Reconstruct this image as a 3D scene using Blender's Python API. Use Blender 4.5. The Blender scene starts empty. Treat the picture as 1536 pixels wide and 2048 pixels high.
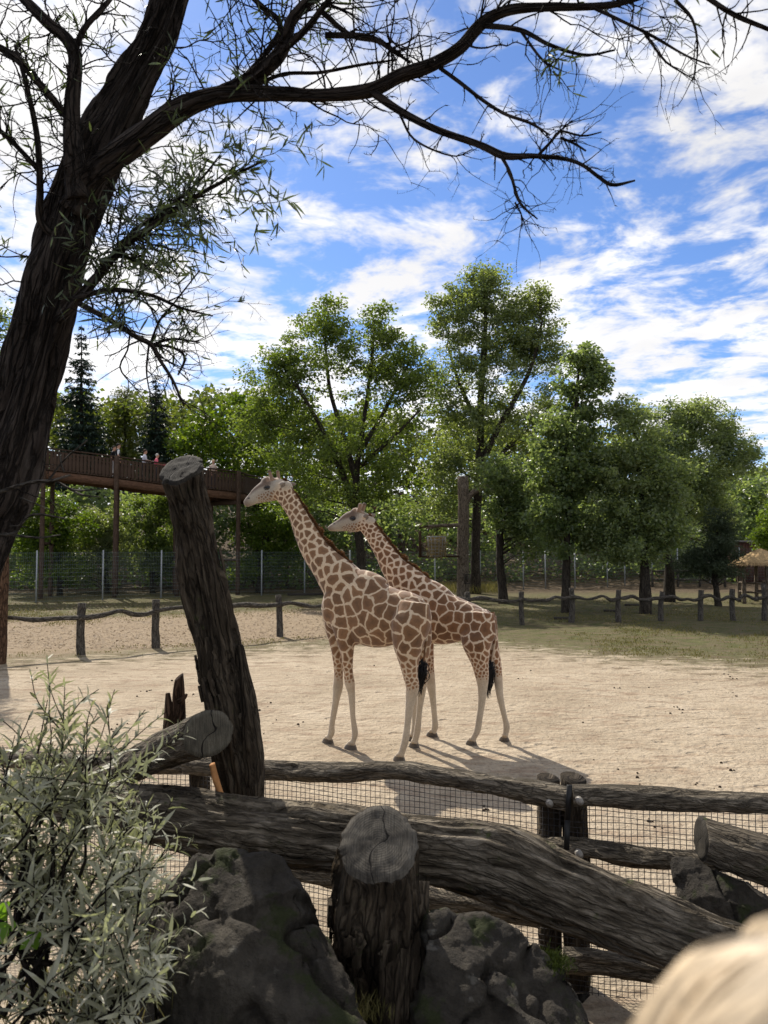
import bpy, bmesh, math, random
import numpy as np
from mathutils import Vector, Matrix

# ------------------------------------------------------------------ camera, sky, sun, exposure
SC = bpy.context.scene
COL = SC.collection
F = 1539.0                                   # focal length in pixels of the 1536x2048 photograph
CAMZ = 2.6                                   # eye height above the paddock floor
PITCH = math.atan(76 / F)
SUN_EL = math.radians(43)
SUN_AZ = math.radians(-27)                   # left of straight ahead
cam_d = bpy.data.cameras.new('camera')
cam = bpy.data.objects.new('camera', cam_d); COL.objects.link(cam)
cam.location = (0, 0, CAMZ); cam.rotation_euler = (math.pi / 2 + PITCH, 0, 0)
cam_d.sensor_fit = 'VERTICAL'; cam_d.sensor_height = 34.6; cam_d.lens = F / 2048 * 34.6
cam_d.clip_start = 0.05; cam_d.clip_end = 3000
cam_d.dof.use_dof = True; cam_d.dof.focus_distance = 7.0; cam_d.dof.aperture_fstop = 5.0
SC.camera = cam
SC.view_settings.view_transform = 'Standard'; SC.view_settings.look = 'None'
SC.view_settings.gamma = 1; SC.view_settings.use_curve_mapping = False
SC.view_settings.exposure = 0.86
SC.render.engine = 'CYCLES'
SC.cycles.use_denoising = True
SC.cycles.max_bounces = 4; SC.cycles.diffuse_bounces = 3; SC.cycles.glossy_bounces = 2; SC.cycles.transmission_bounces = 4; SC.cycles.transparent_max_bounces = 8
SC.cycles.sample_clamp_indirect = 6

def nd(nt, typ, ins=None, **attrs):
    n = nt.nodes.new('ShaderNode' + typ)
    for k, v in attrs.items(): setattr(n, k, v)
    for k, v in (ins or {}).items():
        s = n.inputs[k]
        if hasattr(v, 'is_output'): nt.links.new(v, s)
        else: s.default_value = v
    return n
def mth(nt, op, a, b=0.0, c=0.0, clamp=False):
    return nd(nt, 'Math', {0: a, 1: b, 2: c}, operation=op, use_clamp=clamp).outputs[0]
def mixc(nt, f, a, b, bt='MIX'):
    n = nt.nodes.new('ShaderNodeMix'); n.data_type = 'RGBA'; n.blend_type = bt
    for s, v in ((n.inputs[0], f), (n.inputs[6], a), (n.inputs[7], b)):
        if hasattr(v, 'is_output'): nt.links.new(v, s)
        else: s.default_value = v if not isinstance(v, tuple) else (*v[:3], 1)
    return n.outputs[2]
def ramp(nt, f, stops):
    n = nt.nodes.new('ShaderNodeValToRGB'); nt.links.new(f, n.inputs[0])
    e = n.color_ramp.elements
    while len(e) < len(stops): e.new(0.5)
    for el, (p, c) in zip(e, stops):
        el.position = p; el.color = (*c[:3], 1) if isinstance(c, tuple) else (c, c, c, 1)
    return n.outputs[0]
def smooth(nt, x, lo, hi):
    n = nd(nt, 'MapRange', {0: x, 1: lo, 2: hi, 3: 0.0, 4: 1.0}, interpolation_type='SMOOTHSTEP'); return n.outputs[0]
def noise(nt, vec, scale, detail=4, rough=0.55, dist=0.0):
    return nd(nt, 'TexNoise', {'Vector': vec, 'Scale': scale, 'Detail': detail, 'Roughness': rough, 'Distortion': dist}).outputs[0]

w = bpy.data.worlds.new('World'); SC.world = w; w.use_nodes = True
w.cycles.sampling_method = 'MANUAL'; w.cycles.sample_map_resolution = 512
nt = w.node_tree; nt.nodes.clear()
sky = nd(nt, 'TexSky', sky_type='NISHITA', sun_disc=False, sun_elevation=SUN_EL, sun_rotation=SUN_AZ,
         altitude=300, air_density=0.9, dust_density=0.25, ozone_density=4.0)
tc = nd(nt, 'TexCoord').outputs['Generated']
sx = nd(nt, 'SeparateXYZ', {0: tc})
zz = mth(nt, 'ADD', mth(nt, 'MAXIMUM', sx.outputs[2], 0.0), 0.10)
u = mth(nt, 'DIVIDE', sx.outputs[0], zz); v = mth(nt, 'DIVIDE', sx.outputs[1], zz)
uv = nd(nt, 'CombineXYZ', {0: u, 1: v, 2: 3.7}).outputs[0]
wv = nd(nt, 'TexNoise', {'Vector': uv, 'Scale': 1.2, 'Detail': 3.0}).outputs[1]
uvw = nd(nt, 'VectorMath', {0: uv, 1: nd(nt, 'VectorMath', {0: wv, 3: 0.45}, operation='SCALE').outputs[0]}, operation='ADD').outputs[0]
rot = nd(nt, 'Mapping', {0: uvw, 2: (0, 0, 0.12), 3: (0.9, 0.95, 1)}).outputs[0]
def mp_w(v): return nd(nt, 'Mapping', {0: v, 2: (0, 0, 0.7), 3: (7.5, 7.5, 1)}).outputs[0]
big = noise(nt, rot, 0.62, 2, 0.5)
med = noise(nt, rot, 3.5, 6, 0.62)
fin = noise(nt, mp_w(rot), 1.0, 4, 0.65)
dens = mth(nt, 'ADD', mth(nt, 'MULTIPLY', big, 0.66), mth(nt, 'ADD', mth(nt, 'MULTIPLY', med, 0.85), mth(nt, 'MULTIPLY', fin, 0.42)))
cl = smooth(nt, dens, 0.835, 1.04)
shade = smooth(nt, noise(nt, rot, 1.9, 3, 0.6), 0.35, 0.7)
skyc = mixc(nt, 1.0, sky.outputs[0], (0.53, 0.61, 0.74), 'MULTIPLY')
lum = nd(nt, 'RGBToBW', {0: sky.outputs[0]}).outputs[0]
cb = mth(nt, 'ADD', 4.2, mth(nt, 'MULTIPLY', lum, 0.32))
cb = mth(nt, 'MULTIPLY', cb, mth(nt, 'ADD', 0.84, mth(nt, 'MULTIPLY', shade, 0.26)))
cc = nd(nt, 'VectorMath', {0: (1.02, 1.0, 0.98), 3: cb}, operation='SCALE').outputs[0]
fin_c = mixc(nt, mth(nt, 'MULTIPLY', cl, 0.95), skyc, cc)
bg = nd(nt, 'Background', {0: fin_c, 1: 0.12})
nt.links.new(bg.outputs[0], nd(nt, 'OutputWorld').inputs[0])

sun_d = bpy.data.lights.new('sun', 'SUN'); sun_d.energy = 3.7; sun_d.angle = math.radians(0.53); sun_d.color = (1.0, 0.93, 0.82)
sun = bpy.data.objects.new('sun', sun_d); COL.objects.link(sun)
SUNV = Vector((math.sin(SUN_AZ) * math.cos(SUN_EL), math.cos(SUN_AZ) * math.cos(SUN_EL), math.sin(SUN_EL)))
sun.rotation_euler = SUNV.to_track_quat('Z', 'Y').to_euler(); sun.location = (-10, 20, 30)

# ------------------------------------------------------------------ helpers
rng = np.random.default_rng(7); random.seed(7)
_fw = np.array([0, math.cos(PITCH), math.sin(PITCH)]); _up = np.array([0, -math.sin(PITCH), math.cos(PITCH)])
def ray(px, py): return _fw + np.array([(px - 768) / F, 0, 0]) + _up * ((1024 - py) / F)
def at(px, py, Y):
    d = ray(px, py); return np.array([0, 0, CAMZ]) + d * (Y / d[1])
def gnd(px, py, z=0.0):
    d = ray(px, py); return np.array([0, 0, CAMZ]) + d * ((z - CAMZ) / d[2])
def pxm(n, Y): return n / F * Y                         # n photo pixels in metres at depth Y

def hash3(i, j, k, s):
    h = (i * 374761393 + j * 668265263 + k * 2147483647 + s * 974634533) & 0xffffffff
    h = ((h ^ (h >> 13)) * 1274126177) & 0xffffffff
    return ((h ^ (h >> 16)) & 0xffff) / 32767.5 - 1
def vn(P, s=0):
    P = np.asarray(P, float); i = np.floor(P).astype(np.int64); f = P - i; f = f * f * (3 - 2 * f); r = 0
    for a in (0, 1):
        for b in (0, 1):
            for c in (0, 1):
                wt = (f[:, 0] if a else 1 - f[:, 0]) * (f[:, 1] if b else 1 - f[:, 1]) * (f[:, 2] if c else 1 - f[:, 2])
                r = r + wt * hash3(i[:, 0] + a, i[:, 1] + b, i[:, 2] + c, s)
    return r
def fbm(P, o=4, s=0):
    P = np.asarray(P, float); r = 0; a = 1
    for k in range(o): r = r + a * vn(P * 2 ** k + k * 17.3, s + k); a *= 0.5
    return r
def sstep(x, a, b):
    t = np.clip((x - a) / (b - a), 0, 1); return t * t * (3 - 2 * t)

def link(name, me, parent=None, mat=None, smooth_=False):
    o = bpy.data.objects.new(name, me); COL.objects.link(o)
    if mat is not None and len(me.materials) == 0: me.materials.append(mat)
    if parent is not None:
        o.parent = parent
        if parent.parent is None and parent.type == 'EMPTY': o.matrix_parent_inverse = Matrix.Translation(parent.location).inverted()
    if smooth_: me.polygons.foreach_set('use_smooth', [True] * len(me.polygons))
    return o
def tag(o, label, cat, group=None, kind=None):
    o['label'] = label; o['category'] = cat
    if group: o['group'] = group
    if kind: o['kind'] = kind
    return o
def thing(name, label, cat, loc=(0, 0, 0), group=None):
    o = bpy.data.objects.new(name, None); COL.objects.link(o); o.location = tuple(loc); o.empty_display_size = 0.1
    return tag(o, label, cat, group)
def mesh(name, V, Fc, uvs=None):
    me = bpy.data.meshes.new(name); me.from_pydata([tuple(map(float, p)) for p in V], [], [tuple(map(int, f)) for f in Fc])
    if uvs is not None:
        l = me.uv_layers.new(name='UVMap'); idx = np.empty(len(me.loops), int); me.loops.foreach_get('vertex_index', idx)
        l.data.foreach_set('uv', np.asarray(uvs, np.float32)[idx].ravel())
    return me
def fastmesh(name, V, Fc, uvs=None):
    """V (n,3), Fc (m,k) constant k"""
    V = np.asarray(V, np.float32); Fc = np.asarray(Fc, np.int32); m, k = Fc.shape
    me = bpy.data.meshes.new(name); me.vertices.add(len(V)); me.vertices.foreach_set('co', V.ravel())
    me.loops.add(m * k); me.loops.foreach_set('vertex_index', Fc.ravel())
    me.polygons.add(m); me.polygons.foreach_set('loop_start', np.arange(0, m * k, k, dtype=np.int32))
    try: me.polygons.foreach_set('loop_total', np.full(m, k, np.int32))
    except Exception: pass
    if uvs is not None:
        l = me.uv_layers.new(name='UVMap'); l.data.foreach_set('uv', np.asarray(uvs, np.float32)[Fc.ravel()].ravel())
    me.update(calc_edges=True); me.validate(); return me

def mixmesh(name, V, Q, tri, U=None):
    keep = np.ones(Q.shape, bool); keep[tri, 3] = False; lp = Q[keep].astype(np.int32); tot = np.where(tri, 3, 4); st = np.r_[0, np.cumsum(tot)[:-1]].astype(np.int32)
    me = bpy.data.meshes.new(name); me.vertices.add(len(V)); me.vertices.foreach_set('co', np.asarray(V, np.float32).ravel())
    me.loops.add(len(lp)); me.loops.foreach_set('vertex_index', lp); me.polygons.add(len(Q)); me.polygons.foreach_set('loop_start', st)
    if U is not None: me.uv_layers.new(name='UVMap').data.foreach_set('uv', np.asarray(U, np.float32)[lp].ravel())
    me.update(calc_edges=True); return me
class Acc:
    """collects quad/tri geometry into one mesh"""
    def __init__(s): s.V = []; s.Q = []; s.U = []; s.n = 0
    def add(s, V, Q, U=None):
        V = np.asarray(V, float); Q = np.asarray(Q, int)
        if Q.shape[1] == 3: Q = np.c_[Q, Q[:, 2]]
        s.V.append(V); s.Q.append(Q + s.n); s.n += len(V); s.U.append(np.zeros((len(V), 2)) if U is None else U)
    def build(s, name, parent=None, mat=None, smooth_=False):
        V = np.vstack(s.V); Q = np.vstack(s.Q); U = np.vstack(s.U)
        tri = Q[:, 2] == Q[:, 3]
        me = mixmesh(name, V, Q, tri, U)
        return link(name, me, parent, mat, smooth_)
BOXQ = np.array([[0, 1, 3, 2], [4, 6, 7, 5], [0, 4, 5, 1], [2, 3, 7, 6], [0, 2, 6, 4], [1, 5, 7, 3]])
def box(c, s, rz=0.0, R=None):
    V = np.array([[x, y, z] for x in (-.5, .5) for y in (-.5, .5) for z in (-.5, .5)]) * np.asarray(s)
    if R is not None: V = V @ np.asarray(R).T
    if rz: cz, sz = math.cos(rz), math.sin(rz); V = np.c_[V[:, 0] * cz - V[:, 1] * sz, V[:, 0] * sz + V[:, 1] * cz, V[:, 2]]
    return V + np.asarray(c), BOXQ
def bar(a, b, wd, ht, up=(0, 0, 1)):
    a = np.asarray(a, float); b = np.asarray(b, float); t = b - a; L = np.linalg.norm(t); t /= L
    s = np.cross(t, up); s /= np.linalg.norm(s) + 1e-9; u = np.cross(s, t)
    V = np.array([[x, y, z] for x in (-.5, .5) for y in (-.5, .5) for z in (-.5, .5)]) * [L, wd, ht]
    return V @ np.array([t, s, u]) + (a + b) / 2, BOXQ

def spline(P, n):
    """Catmull-Rom through rows of P (any columns), resampled to n points evenly in xyz length"""
    P = np.asarray(P, float)
    if len(P) == 2: t = np.linspace(0, 1, n)[:, None]; return P[0] * (1 - t) + P[1] * t
    E = np.vstack([2 * P[0] - P[1], P, 2 * P[-1] - P[-2]]); out = []
    for i in range(len(P) - 1):
        p0, p1, p2, p3 = E[i:i + 4]; t = np.linspace(0, 1, 24, endpoint=False)[:, None]
        out.append(0.5 * (2 * p1 + (p2 - p0) * t + (2 * p0 - 5 * p1 + 4 * p2 - p3) * t ** 2 + (3 * p1 - p0 - 3 * p2 + p3) * t ** 3))
    D = np.vstack(out + [P[-1:]]); d = np.r_[0, np.cumsum(np.linalg.norm(np.diff(D[:, :3], axis=0), axis=1))]
    q = np.linspace(0, d[-1], n); return np.stack([np.interp(q, d, D[:, k]) for k in range(D.shape[1])], 1)
def frames(C, ref=None):
    T = np.gradient(C, axis=0); T /= np.linalg.norm(T, axis=1)[:, None] + 1e-12
    r = np.array(ref if ref is not None else ([0, 0, 1] if abs(T[0, 2]) < 0.8 else [0, 1, 0]), float)
    A = np.zeros_like(C); B = np.zeros_like(C)
    for i in range(len(C)):
        if ref is None and i: r = A[i - 1]
        a = r - T[i] * (r @ T[i]); A[i] = a / (math.sqrt(a @ a) + 1e-12)
    return T, A, np.cross(T, A)
def spike(p, e, r):
    d = e - p; s = np.array([d[1], -d[0], 0.]) + [1e-6, 0, 0]; s *= r / math.sqrt(s @ s); u = np.array([d[1] * s[2] - d[2] * s[1], d[2] * s[0] - d[0] * s[2], d[0] * s[1] - d[1] * s[0]]); u *= r / (math.sqrt(u @ u) + 1e-12)
    return np.array([p + s, p - s * .5 + u * .87, p - s * .5 - u * .87, e]), SPQ
SPQ = np.array([[0, 1, 3, 3], [1, 2, 3, 3], [2, 0, 3, 3]])
def tube_geo(P, seg=8, n=None, disp=None, ref=None, cap=True, cut0=None, cut1=None):
    """P rows (x,y,z,ra[,rb]); ra along the frame's first axis. returns V,Q,U and end rings"""
    P = np.asarray(P, float); n = n or max(2, len(P)); S = spline(P, n); C = S[:, :3]; ra = S[:, 3]; rb = S[:, 4] if S.shape[1] > 4 else ra
    T, A, B = frames(C, ref); an = np.linspace(0, 2 * np.pi, seg, endpoint=False)
    d = np.r_[0, np.cumsum(np.linalg.norm(np.diff(C, axis=0), axis=1))]
    off = A[:, None] * (np.cos(an)[None, :, None] * ra[:, None, None]) + B[:, None] * (np.sin(an)[None, :, None] * rb[:, None, None])
    if disp is not None:
        ang = np.broadcast_to(an, (n, seg)); dd = np.broadcast_to(d[:, None], (n, seg))
        ed = np.ones(n)
        if cut0 is not None: ed *= 1 - .7 * np.exp(-d / .05)
        if cut1 is not None: ed *= 1 - .7 * np.exp(-(d[-1] - d) / .05)
        k = 1 + ed[:, None] * disp(ang.ravel(), dd.ravel(), d[-1]).reshape(n, seg) * np.minimum(1, ra / .05)[:, None] / np.maximum(ra[:, None], 1e-6); off = off * k[..., None]
    V = C[:, None] + off
    for cut, e, sgn in ((cut0, 0, -1), (cut1, n - 1, 1)):
        if cut is not None:
            c = np.asarray(cut, float); c /= np.linalg.norm(c); t = T[e]; delta = -(off[e] @ c) / (t @ c)
            wt = np.clip(1 - np.abs(d - d[e]) / (ra[e] * 3.5), 0, 1) ** 1.0
            V = V + wt[:, None, None] * delta[None, :, None] * t
    U = np.stack([np.broadcast_to(an / (2 * np.pi), (n, seg)) * 2 * np.pi * ra.max(), np.broadcast_to(d[:, None], (n, seg))], -1).reshape(-1, 2)
    V = V.reshape(-1, 3); i = np.arange(n - 1)[:, None]; j = np.arange(seg)[None]; j2 = (j + 1) % seg
    Q = np.stack([i * seg + j, i * seg + j2, (i + 1) * seg + j2, (i + 1) * seg + j], -1).reshape(-1, 4)
    rings = (V[:seg].copy(), V[-seg:].copy())
    if cap:
        c0, c1 = V[:seg].mean(0), V[-seg:].mean(0); m = len(V); V = np.vstack([V, c0, c1]); U = np.vstack([U, U[0], U[-1]])
        jj = np.arange(seg); k2 = (jj + 1) % seg; b = (n - 1) * seg
        Q = np.vstack([Q, np.c_[np.full(seg, m), k2, jj, jj], np.c_[np.full(seg, m + 1), b + jj, b + k2, b + k2]])
    return V, Q, U, rings
def tube(name, P, parent, mat, smooth_=True, **k):
    V, Q, U, r = tube_geo(P, **k); a = Acc(); a.add(V, Q, U); return a.build(name, parent, mat, smooth_)
def barkdisp(amp, seed, ks=5.0, kl=3.0, fine=1.0, rad=0.15):
    def f(a, d, L):
        P = np.c_[np.cos(a) * ks * 0.5, np.sin(a) * ks * 0.5, d * kl]
        wob = fbm(P * 0.6 + 5, 2, seed + 50)
        r = 1 - np.abs(fbm(P * [1, 1, .45] + wob[:, None] * .5, 3, seed)) * 1.5
        h = fbm(np.c_[np.cos(a) * ks * 2.2, np.sin(a) * ks * 2.2, d * kl * 2.5], 3, seed + 9)
        lump = fbm(np.c_[np.cos(a) * .9, np.sin(a) * .9, d * 2.2], 2, seed + 3)
        gr = fbm(np.c_[np.cos(a) * ks * 1.7, np.sin(a) * ks * 1.7, d * kl * .45 + wob * .25], 3, seed + 21); crk = np.exp(-(gr / .07) ** 2) * sstep(fbm(np.c_[np.cos(a), np.sin(a), d * 1.5], 2, seed + 31), -.35, .25)
        return amp * (r * 0.8 - 0.5 + h * 0.35 * fine + lump * 0.9 - crk * .75)
    return f
def disc(name, ring, parent, mat, bump=0.0, rings=14, lip=0.012, seed=0):
    """cut end of a log: concentric grid filling a ring; local origin at its centre, z out"""
    ring = np.asarray(ring); c = ring.mean(0); nn = np.cross(ring[0] - c, ring[len(ring) // 4] - c); nn /= np.linalg.norm(nn)
    seg = len(ring); V = [c + nn * lip]
    for k in range(1, rings + 1):
        t = k / rings; P = c + (ring - c) * t * 0.985
        P = P + nn * (lip * (1 - max(0, t - .86) / .14) + bump * fbm(P * 22, 3, seed)[:, None]); V.extend(P)
    Q = []
    for j in range(seg): Q.append((0, 1 + j, 1 + (j + 1) % seg))
    for k in range(rings - 1):
        for j in range(seg):
            a = 1 + k * seg + j; b = 1 + k * seg + (j + 1) % seg; Q.append((a, a + seg, b + seg, b))
    V = np.array(V); Z = Vector(nn); R = Z.to_track_quat('Z', 'Y').to_matrix()
    Rn = np.array(R); Vl = (V - c) @ Rn
    o = link(name, mesh(name, Vl, Q), None, mat, True)
    o.matrix_basis = Matrix.Translation(Vector(c)) @ R.to_4x4()
    if parent is not None:
        o.parent = parent
        if parent.type == 'EMPTY': o.matrix_parent_inverse = Matrix.Translation(parent.location).inverted()
    return o
def leafgeo(P, D, Nn, L, W, fold=0.25, curl=0.0):
    """diamond leaves, two folded triangles each; all arrays of n"""
    D = D / (np.linalg.norm(D, axis=1)[:, None] + 1e-9); S = np.cross(D, Nn); S /= np.linalg.norm(S, axis=1)[:, None] + 1e-9; U = np.cross(S, D)
    n = len(P); L = np.broadcast_to(np.asarray(L, float), (n,))[:, None]; W = np.broadcast_to(np.asarray(W, float), (n,))[:, None]
    mid = P + D * L * .48
    V = np.stack([P, mid + S * W * .5 + U * W * fold, P + D * L - U * L * curl, mid - S * W * .5 + U * W * fold], 1).reshape(-1, 3)
    b = np.arange(n)[:, None] * 4
    return V, np.vstack([b + [0, 1, 2], b + [0, 2, 3]])
def unit(n, g=rng):
    v = g.normal(size=(n, 3)); return v / np.linalg.norm(v, axis=1)[:, None]
def longleaf(P, D, Nn, L, W, bend):
    """narrow curved leaf, 3 segments (8 verts: 4 rows x 2) -> 3 quads"""
    D = D / np.linalg.norm(D, axis=1)[:, None]; S = np.cross(D, Nn); S /= np.linalg.norm(S, axis=1)[:, None] + 1e-9; U = np.cross(S, D); n = len(P)
    L = np.broadcast_to(L, (n,))[:, None]; W = np.broadcast_to(W, (n,))[:, None]; bend = np.broadcast_to(bend, (n,))[:, None]; rows = []
    for t, wd in ((0, .25), (.33, 1), (.68, .85), (1, .08)):
        c = P + D * L * t - U * L * bend * t * t; rows += [c + S * W * .5 * wd + U * W * .12 * wd, c - S * W * .5 * wd + U * W * .12 * wd]
    V = np.stack(rows, 1).reshape(-1, 3); b = np.arange(n)[:, None] * 8
    return V, np.vstack([b + [0, 1, 3, 2], b + [2, 3, 5, 4], b + [4, 5, 7, 6]])

# ------------------------------------------------------------------ materials
def mat(name, rough=0.8, spec=0.3):
    m = bpy.data.materials.new(name); m.use_nodes = True; n = m.node_tree; b = n.nodes['Principled BSDF']
    b.inputs['Roughness'].default_value = rough; b.inputs['Specular IOR Level'].default_value = spec
    return m, n, b
def bump(n, b, h, strength, dist):
    k = nd(n, 'Bump', {'Height': h, 'Strength': strength, 'Distance': dist}); n.links.new(k.outputs[0], b.inputs['Normal'])
def setc(n, b, c): n.links.new(c, b.inputs['Base Color'])
def obj_c(n): return nd(n, 'TexCoord').outputs['Object']
def uv_c(n): return nd(n, 'TexCoord').outputs['UV']
def mp(n, v, s, loc=(0, 0, 0)): return nd(n, 'Mapping', {0: v, 1: loc, 3: s}).outputs[0]

def m_bark(name, dark, mid, lite, moss=0.0, us=1.0, bs=1.0, fiss=0.75, asp=6.5, mosscol=(0.045, 0.06, 0.015)):
    m, n, b = mat(name, 0.9, 0.15); uvv = uv_c(n)
    a = noise(n, mp(n, uvv, (26 * us, 5 * us, 1)), 1.0, 6, 0.65, 0.6)
    g = noise(n, mp(n, uvv, (120 * us, 14 * us, 1)), 1.0, 4, 0.6)
    o = obj_c(n); bl = noise(n, o, 4.5, 5, 0.6)
    wv_ = nd(n, 'TexNoise', {'Vector': mp(n, uvv, (14 * us, 5 * us, 1)), 'Scale': 1.0, 'Detail': 4.0}).outputs[1]
    wu = nd(n, 'VectorMath', {0: mp(n, uvv, (34 * us, asp * us, 1)), 1: nd(n, 'VectorMath', {0: wv_, 3: 2.6}, operation='SCALE').outputs[0]}, operation='ADD').outputs[0]
    vr = nd(n, 'TexVoronoi', {'Vector': wu, 'Scale': 1.0}, feature='DISTANCE_TO_EDGE').outputs[0]
    fis = smooth(n, vr, 0.0, 0.16)
    c = ramp(n, a, [(0.28, dark), (0.5, mid), (0.72, lite)])
    c = mixc(n, mth(n, 'MULTIPLY', smooth(n, bl, 0.52, 0.75), .6), c, lite)
    c = mixc(n, 0.6, c, ramp(n, g, [(0.3, 0.3), (0.7, 1.05)]), 'MULTIPLY')
    c = mixc(n, mth(n, 'MULTIPLY', mth(n, 'SUBTRACT', 1.0, fis), fiss), c, tuple(x * .3 for x in dark))
    if moss > 0:
        mk = smooth(n, noise(n, o, 7.0, 6, 0.7), 0.66 - moss * .2, 0.74 - moss * .1)
        c = mixc(n, mth(n, 'MULTIPLY', mk, 0.8), c, mosscol)
    setc(n, b, c); bump(n, b, mth(n, 'ADD', mth(n, 'ADD', a, mth(n, 'MULTIPLY', g, 0.6)), mth(n, 'MULTIPLY', fis, fiss * 1.4)), bs, 0.025); return m
M_TREEBARK = m_bark('bark_of_leaning_tree', (0.018, 0.013, 0.010), (0.055, 0.042, 0.034), (0.12, 0.10, 0.085), 0, us=.8, asp=3.0)
M_DEAD = m_bark('deadwood_bark', (0.020, 0.015, 0.010), (0.066, 0.050, 0.034), (0.16, 0.128, 0.09), 0.25, us=.8, asp=2.6, fiss=.55, bs=.8)
M_LOG = m_bark('weathered_log', (0.030, 0.023, 0.016), (0.125, 0.103, 0.074), (0.36, 0.31, 0.24), 0.3, us=1.1, asp=1.3, fiss=.4, bs=.75)
M_RAIL = m_bark('barked_rail', (0.035, 0.029, 0.024), (0.19, 0.158, 0.115), (0.40, 0.345, 0.265), 0.0, us=1.4, asp=4.5, fiss=.5, bs=.8)
M_TRUNK = m_bark('tree_trunk_bark', (0.03, 0.024, 0.018), (0.07, 0.056, 0.042), (0.13, 0.11, 0.085), 0, us=.5)
M_TWIG = m_bark('twig_bark', (0.02, 0.015, 0.012), (0.05, 0.038, 0.03), (0.09, 0.075, 0.06), 0, us=2)
M_POST = m_bark('weathered_post', (0.07, 0.06, 0.05), (0.16, 0.14, 0.115), (0.26, 0.235, 0.2), 0, us=.9)
M_POLE = m_bark('barkless_pole', (0.13, 0.095, 0.065), (0.24, 0.19, 0.14), (0.33, 0.27, 0.2), 0, us=.5)
M_BROWNPOST = m_bark('brown_post', (0.07, 0.04, 0.024), (0.14, 0.082, 0.05), (0.2, 0.12, 0.075), 0, us=.6)
M_WOODRED = m_bark('stained_timber', (0.05, 0.032, 0.023), (0.10, 0.065, 0.046), (0.16, 0.11, 0.08), 0, us=.5, fiss=.2)
M_WOODRED2 = m_bark('stained_beam', (0.08, 0.044, 0.027), (0.14, 0.075, 0.045), (0.18, 0.105, 0.065), 0, us=.5, fiss=.2)

def m_cut(name, base, dark, rs=55):
    m, n, b = mat(name, 0.85, 0.2); o = obj_c(n)
    sx = nd(n, 'SeparateXYZ', {0: o}); r = mth(n, 'SQRT', mth(n, 'ADD', mth(n, 'POWER', mth(n, 'ABSOLUTE', sx.outputs[0]), 2), mth(n, 'POWER', mth(n, 'ABSOLUTE', sx.outputs[1]), 2)))
    rr = mth(n, 'ADD', r, mth(n, 'MULTIPLY', noise(n, o, 9, 3), 0.035))
    ring = mth(n, 'SINE', mth(n, 'MULTIPLY', rr, rs * 12))
    saw = noise(n, nd(n, 'Mapping', {0: o, 2: (0, 0, .6), 3: (190, 14, 1)}).outputs[0], 1, 4, 0.65)
    blot = noise(n, o, 11, 6, 0.65)
    c = ramp(n, blot, [(0.3, dark), (0.62, base), (0.8, tuple(min(1, x * 1.9) for x in base))])
    c = mixc(n, 0.55, c, ramp(n, saw, [(0.38, 0.2), (0.6, 1.1)]), 'MULTIPLY')
    c = mixc(n, mth(n, 'MULTIPLY', smooth(n, ring, 0.2, 1.0), mth(n, 'MULTIPLY', noise(n, o, 14, 4), 0.3)), c, dark)
    th = nd(n, 'TexNoise', {'Vector': mp(n, o, (3, 3, 3)), 'Scale': 1.4, 'Detail': 3.0}).outputs[0]
    crack = mth(n, 'SUBTRACT', 1.0, smooth(n, mth(n, 'ABSOLUTE', mth(n, 'ADD', mth(n, 'MULTIPLY', sx.outputs[0], 1.0), mth(n, 'MULTIPLY', mth(n, 'SUBTRACT', th, 0.5), 0.35))), 0.0008, 0.0045))
    c = mixc(n, crack, c, (0.008, 0.006, 0.005))
    setc(n, b, c); bump(n, b, mth(n, 'SUBTRACT', mth(n, 'ADD', saw, mth(n, 'MULTIPLY', ring, .06)), mth(n, 'MULTIPLY', crack, 2.0)), 0.7, 0.006); return m
M_CUT = m_cut('sawn_end_grain', (0.115, 0.102, 0.082), (0.024, 0.02, 0.016))
M_CUT2 = m_cut('sawn_end_grain_dark', (0.045, 0.038, 0.028), (0.013, 0.011, 0.008), 70)
M_CUT3 = m_cut('sawn_end_grain_green', (0.13, 0.115, 0.085), (0.06, 0.053, 0.04), 80)

def m_rock(name):
    m, n, b = mat(name, 0.92, 0.15); o = obj_c(n)
    a = noise(n, o, 3.2, 8, 0.65); f = noise(n, o, 26, 6, 0.7); k = noise(n, o, 9, 5, 0.6)
    c = ramp(n, a, [(0.3, (0.024, 0.021, 0.017)), (0.5, (0.052, 0.045, 0.036)), (0.7, (0.10, 0.088, 0.07))])
    c = mixc(n, 0.6, c, ramp(n, f, [(0.3, 0.4), (0.65, 1.0)]), 'MULTIPLY')
    c = mixc(n, mth(n, 'MULTIPLY', smooth(n, k, 0.63, 0.72), 0.45), c, (0.19, 0.18, 0.155))
    nz = nd(n, 'SeparateXYZ', {0: nd(n, 'NewGeometry').outputs['Normal']}).outputs[2]
    ms = mth(n, 'MULTIPLY', smooth(n, noise(n, o, 5.2, 6, 0.7), 0.53, 0.62), smooth(n, nz, -0.3, 0.5))
    c = mixc(n, mth(n, 'MULTIPLY', ms, 0.75), c, (0.03, 0.038, 0.012))
    setc(n, b, c); bump(n, b, mth(n, 'ADD', mth(n, 'MULTIPLY', k, .8), f), 1.0, 0.03); return m
M_ROCK = m_rock('mossy_sandstone')

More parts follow.
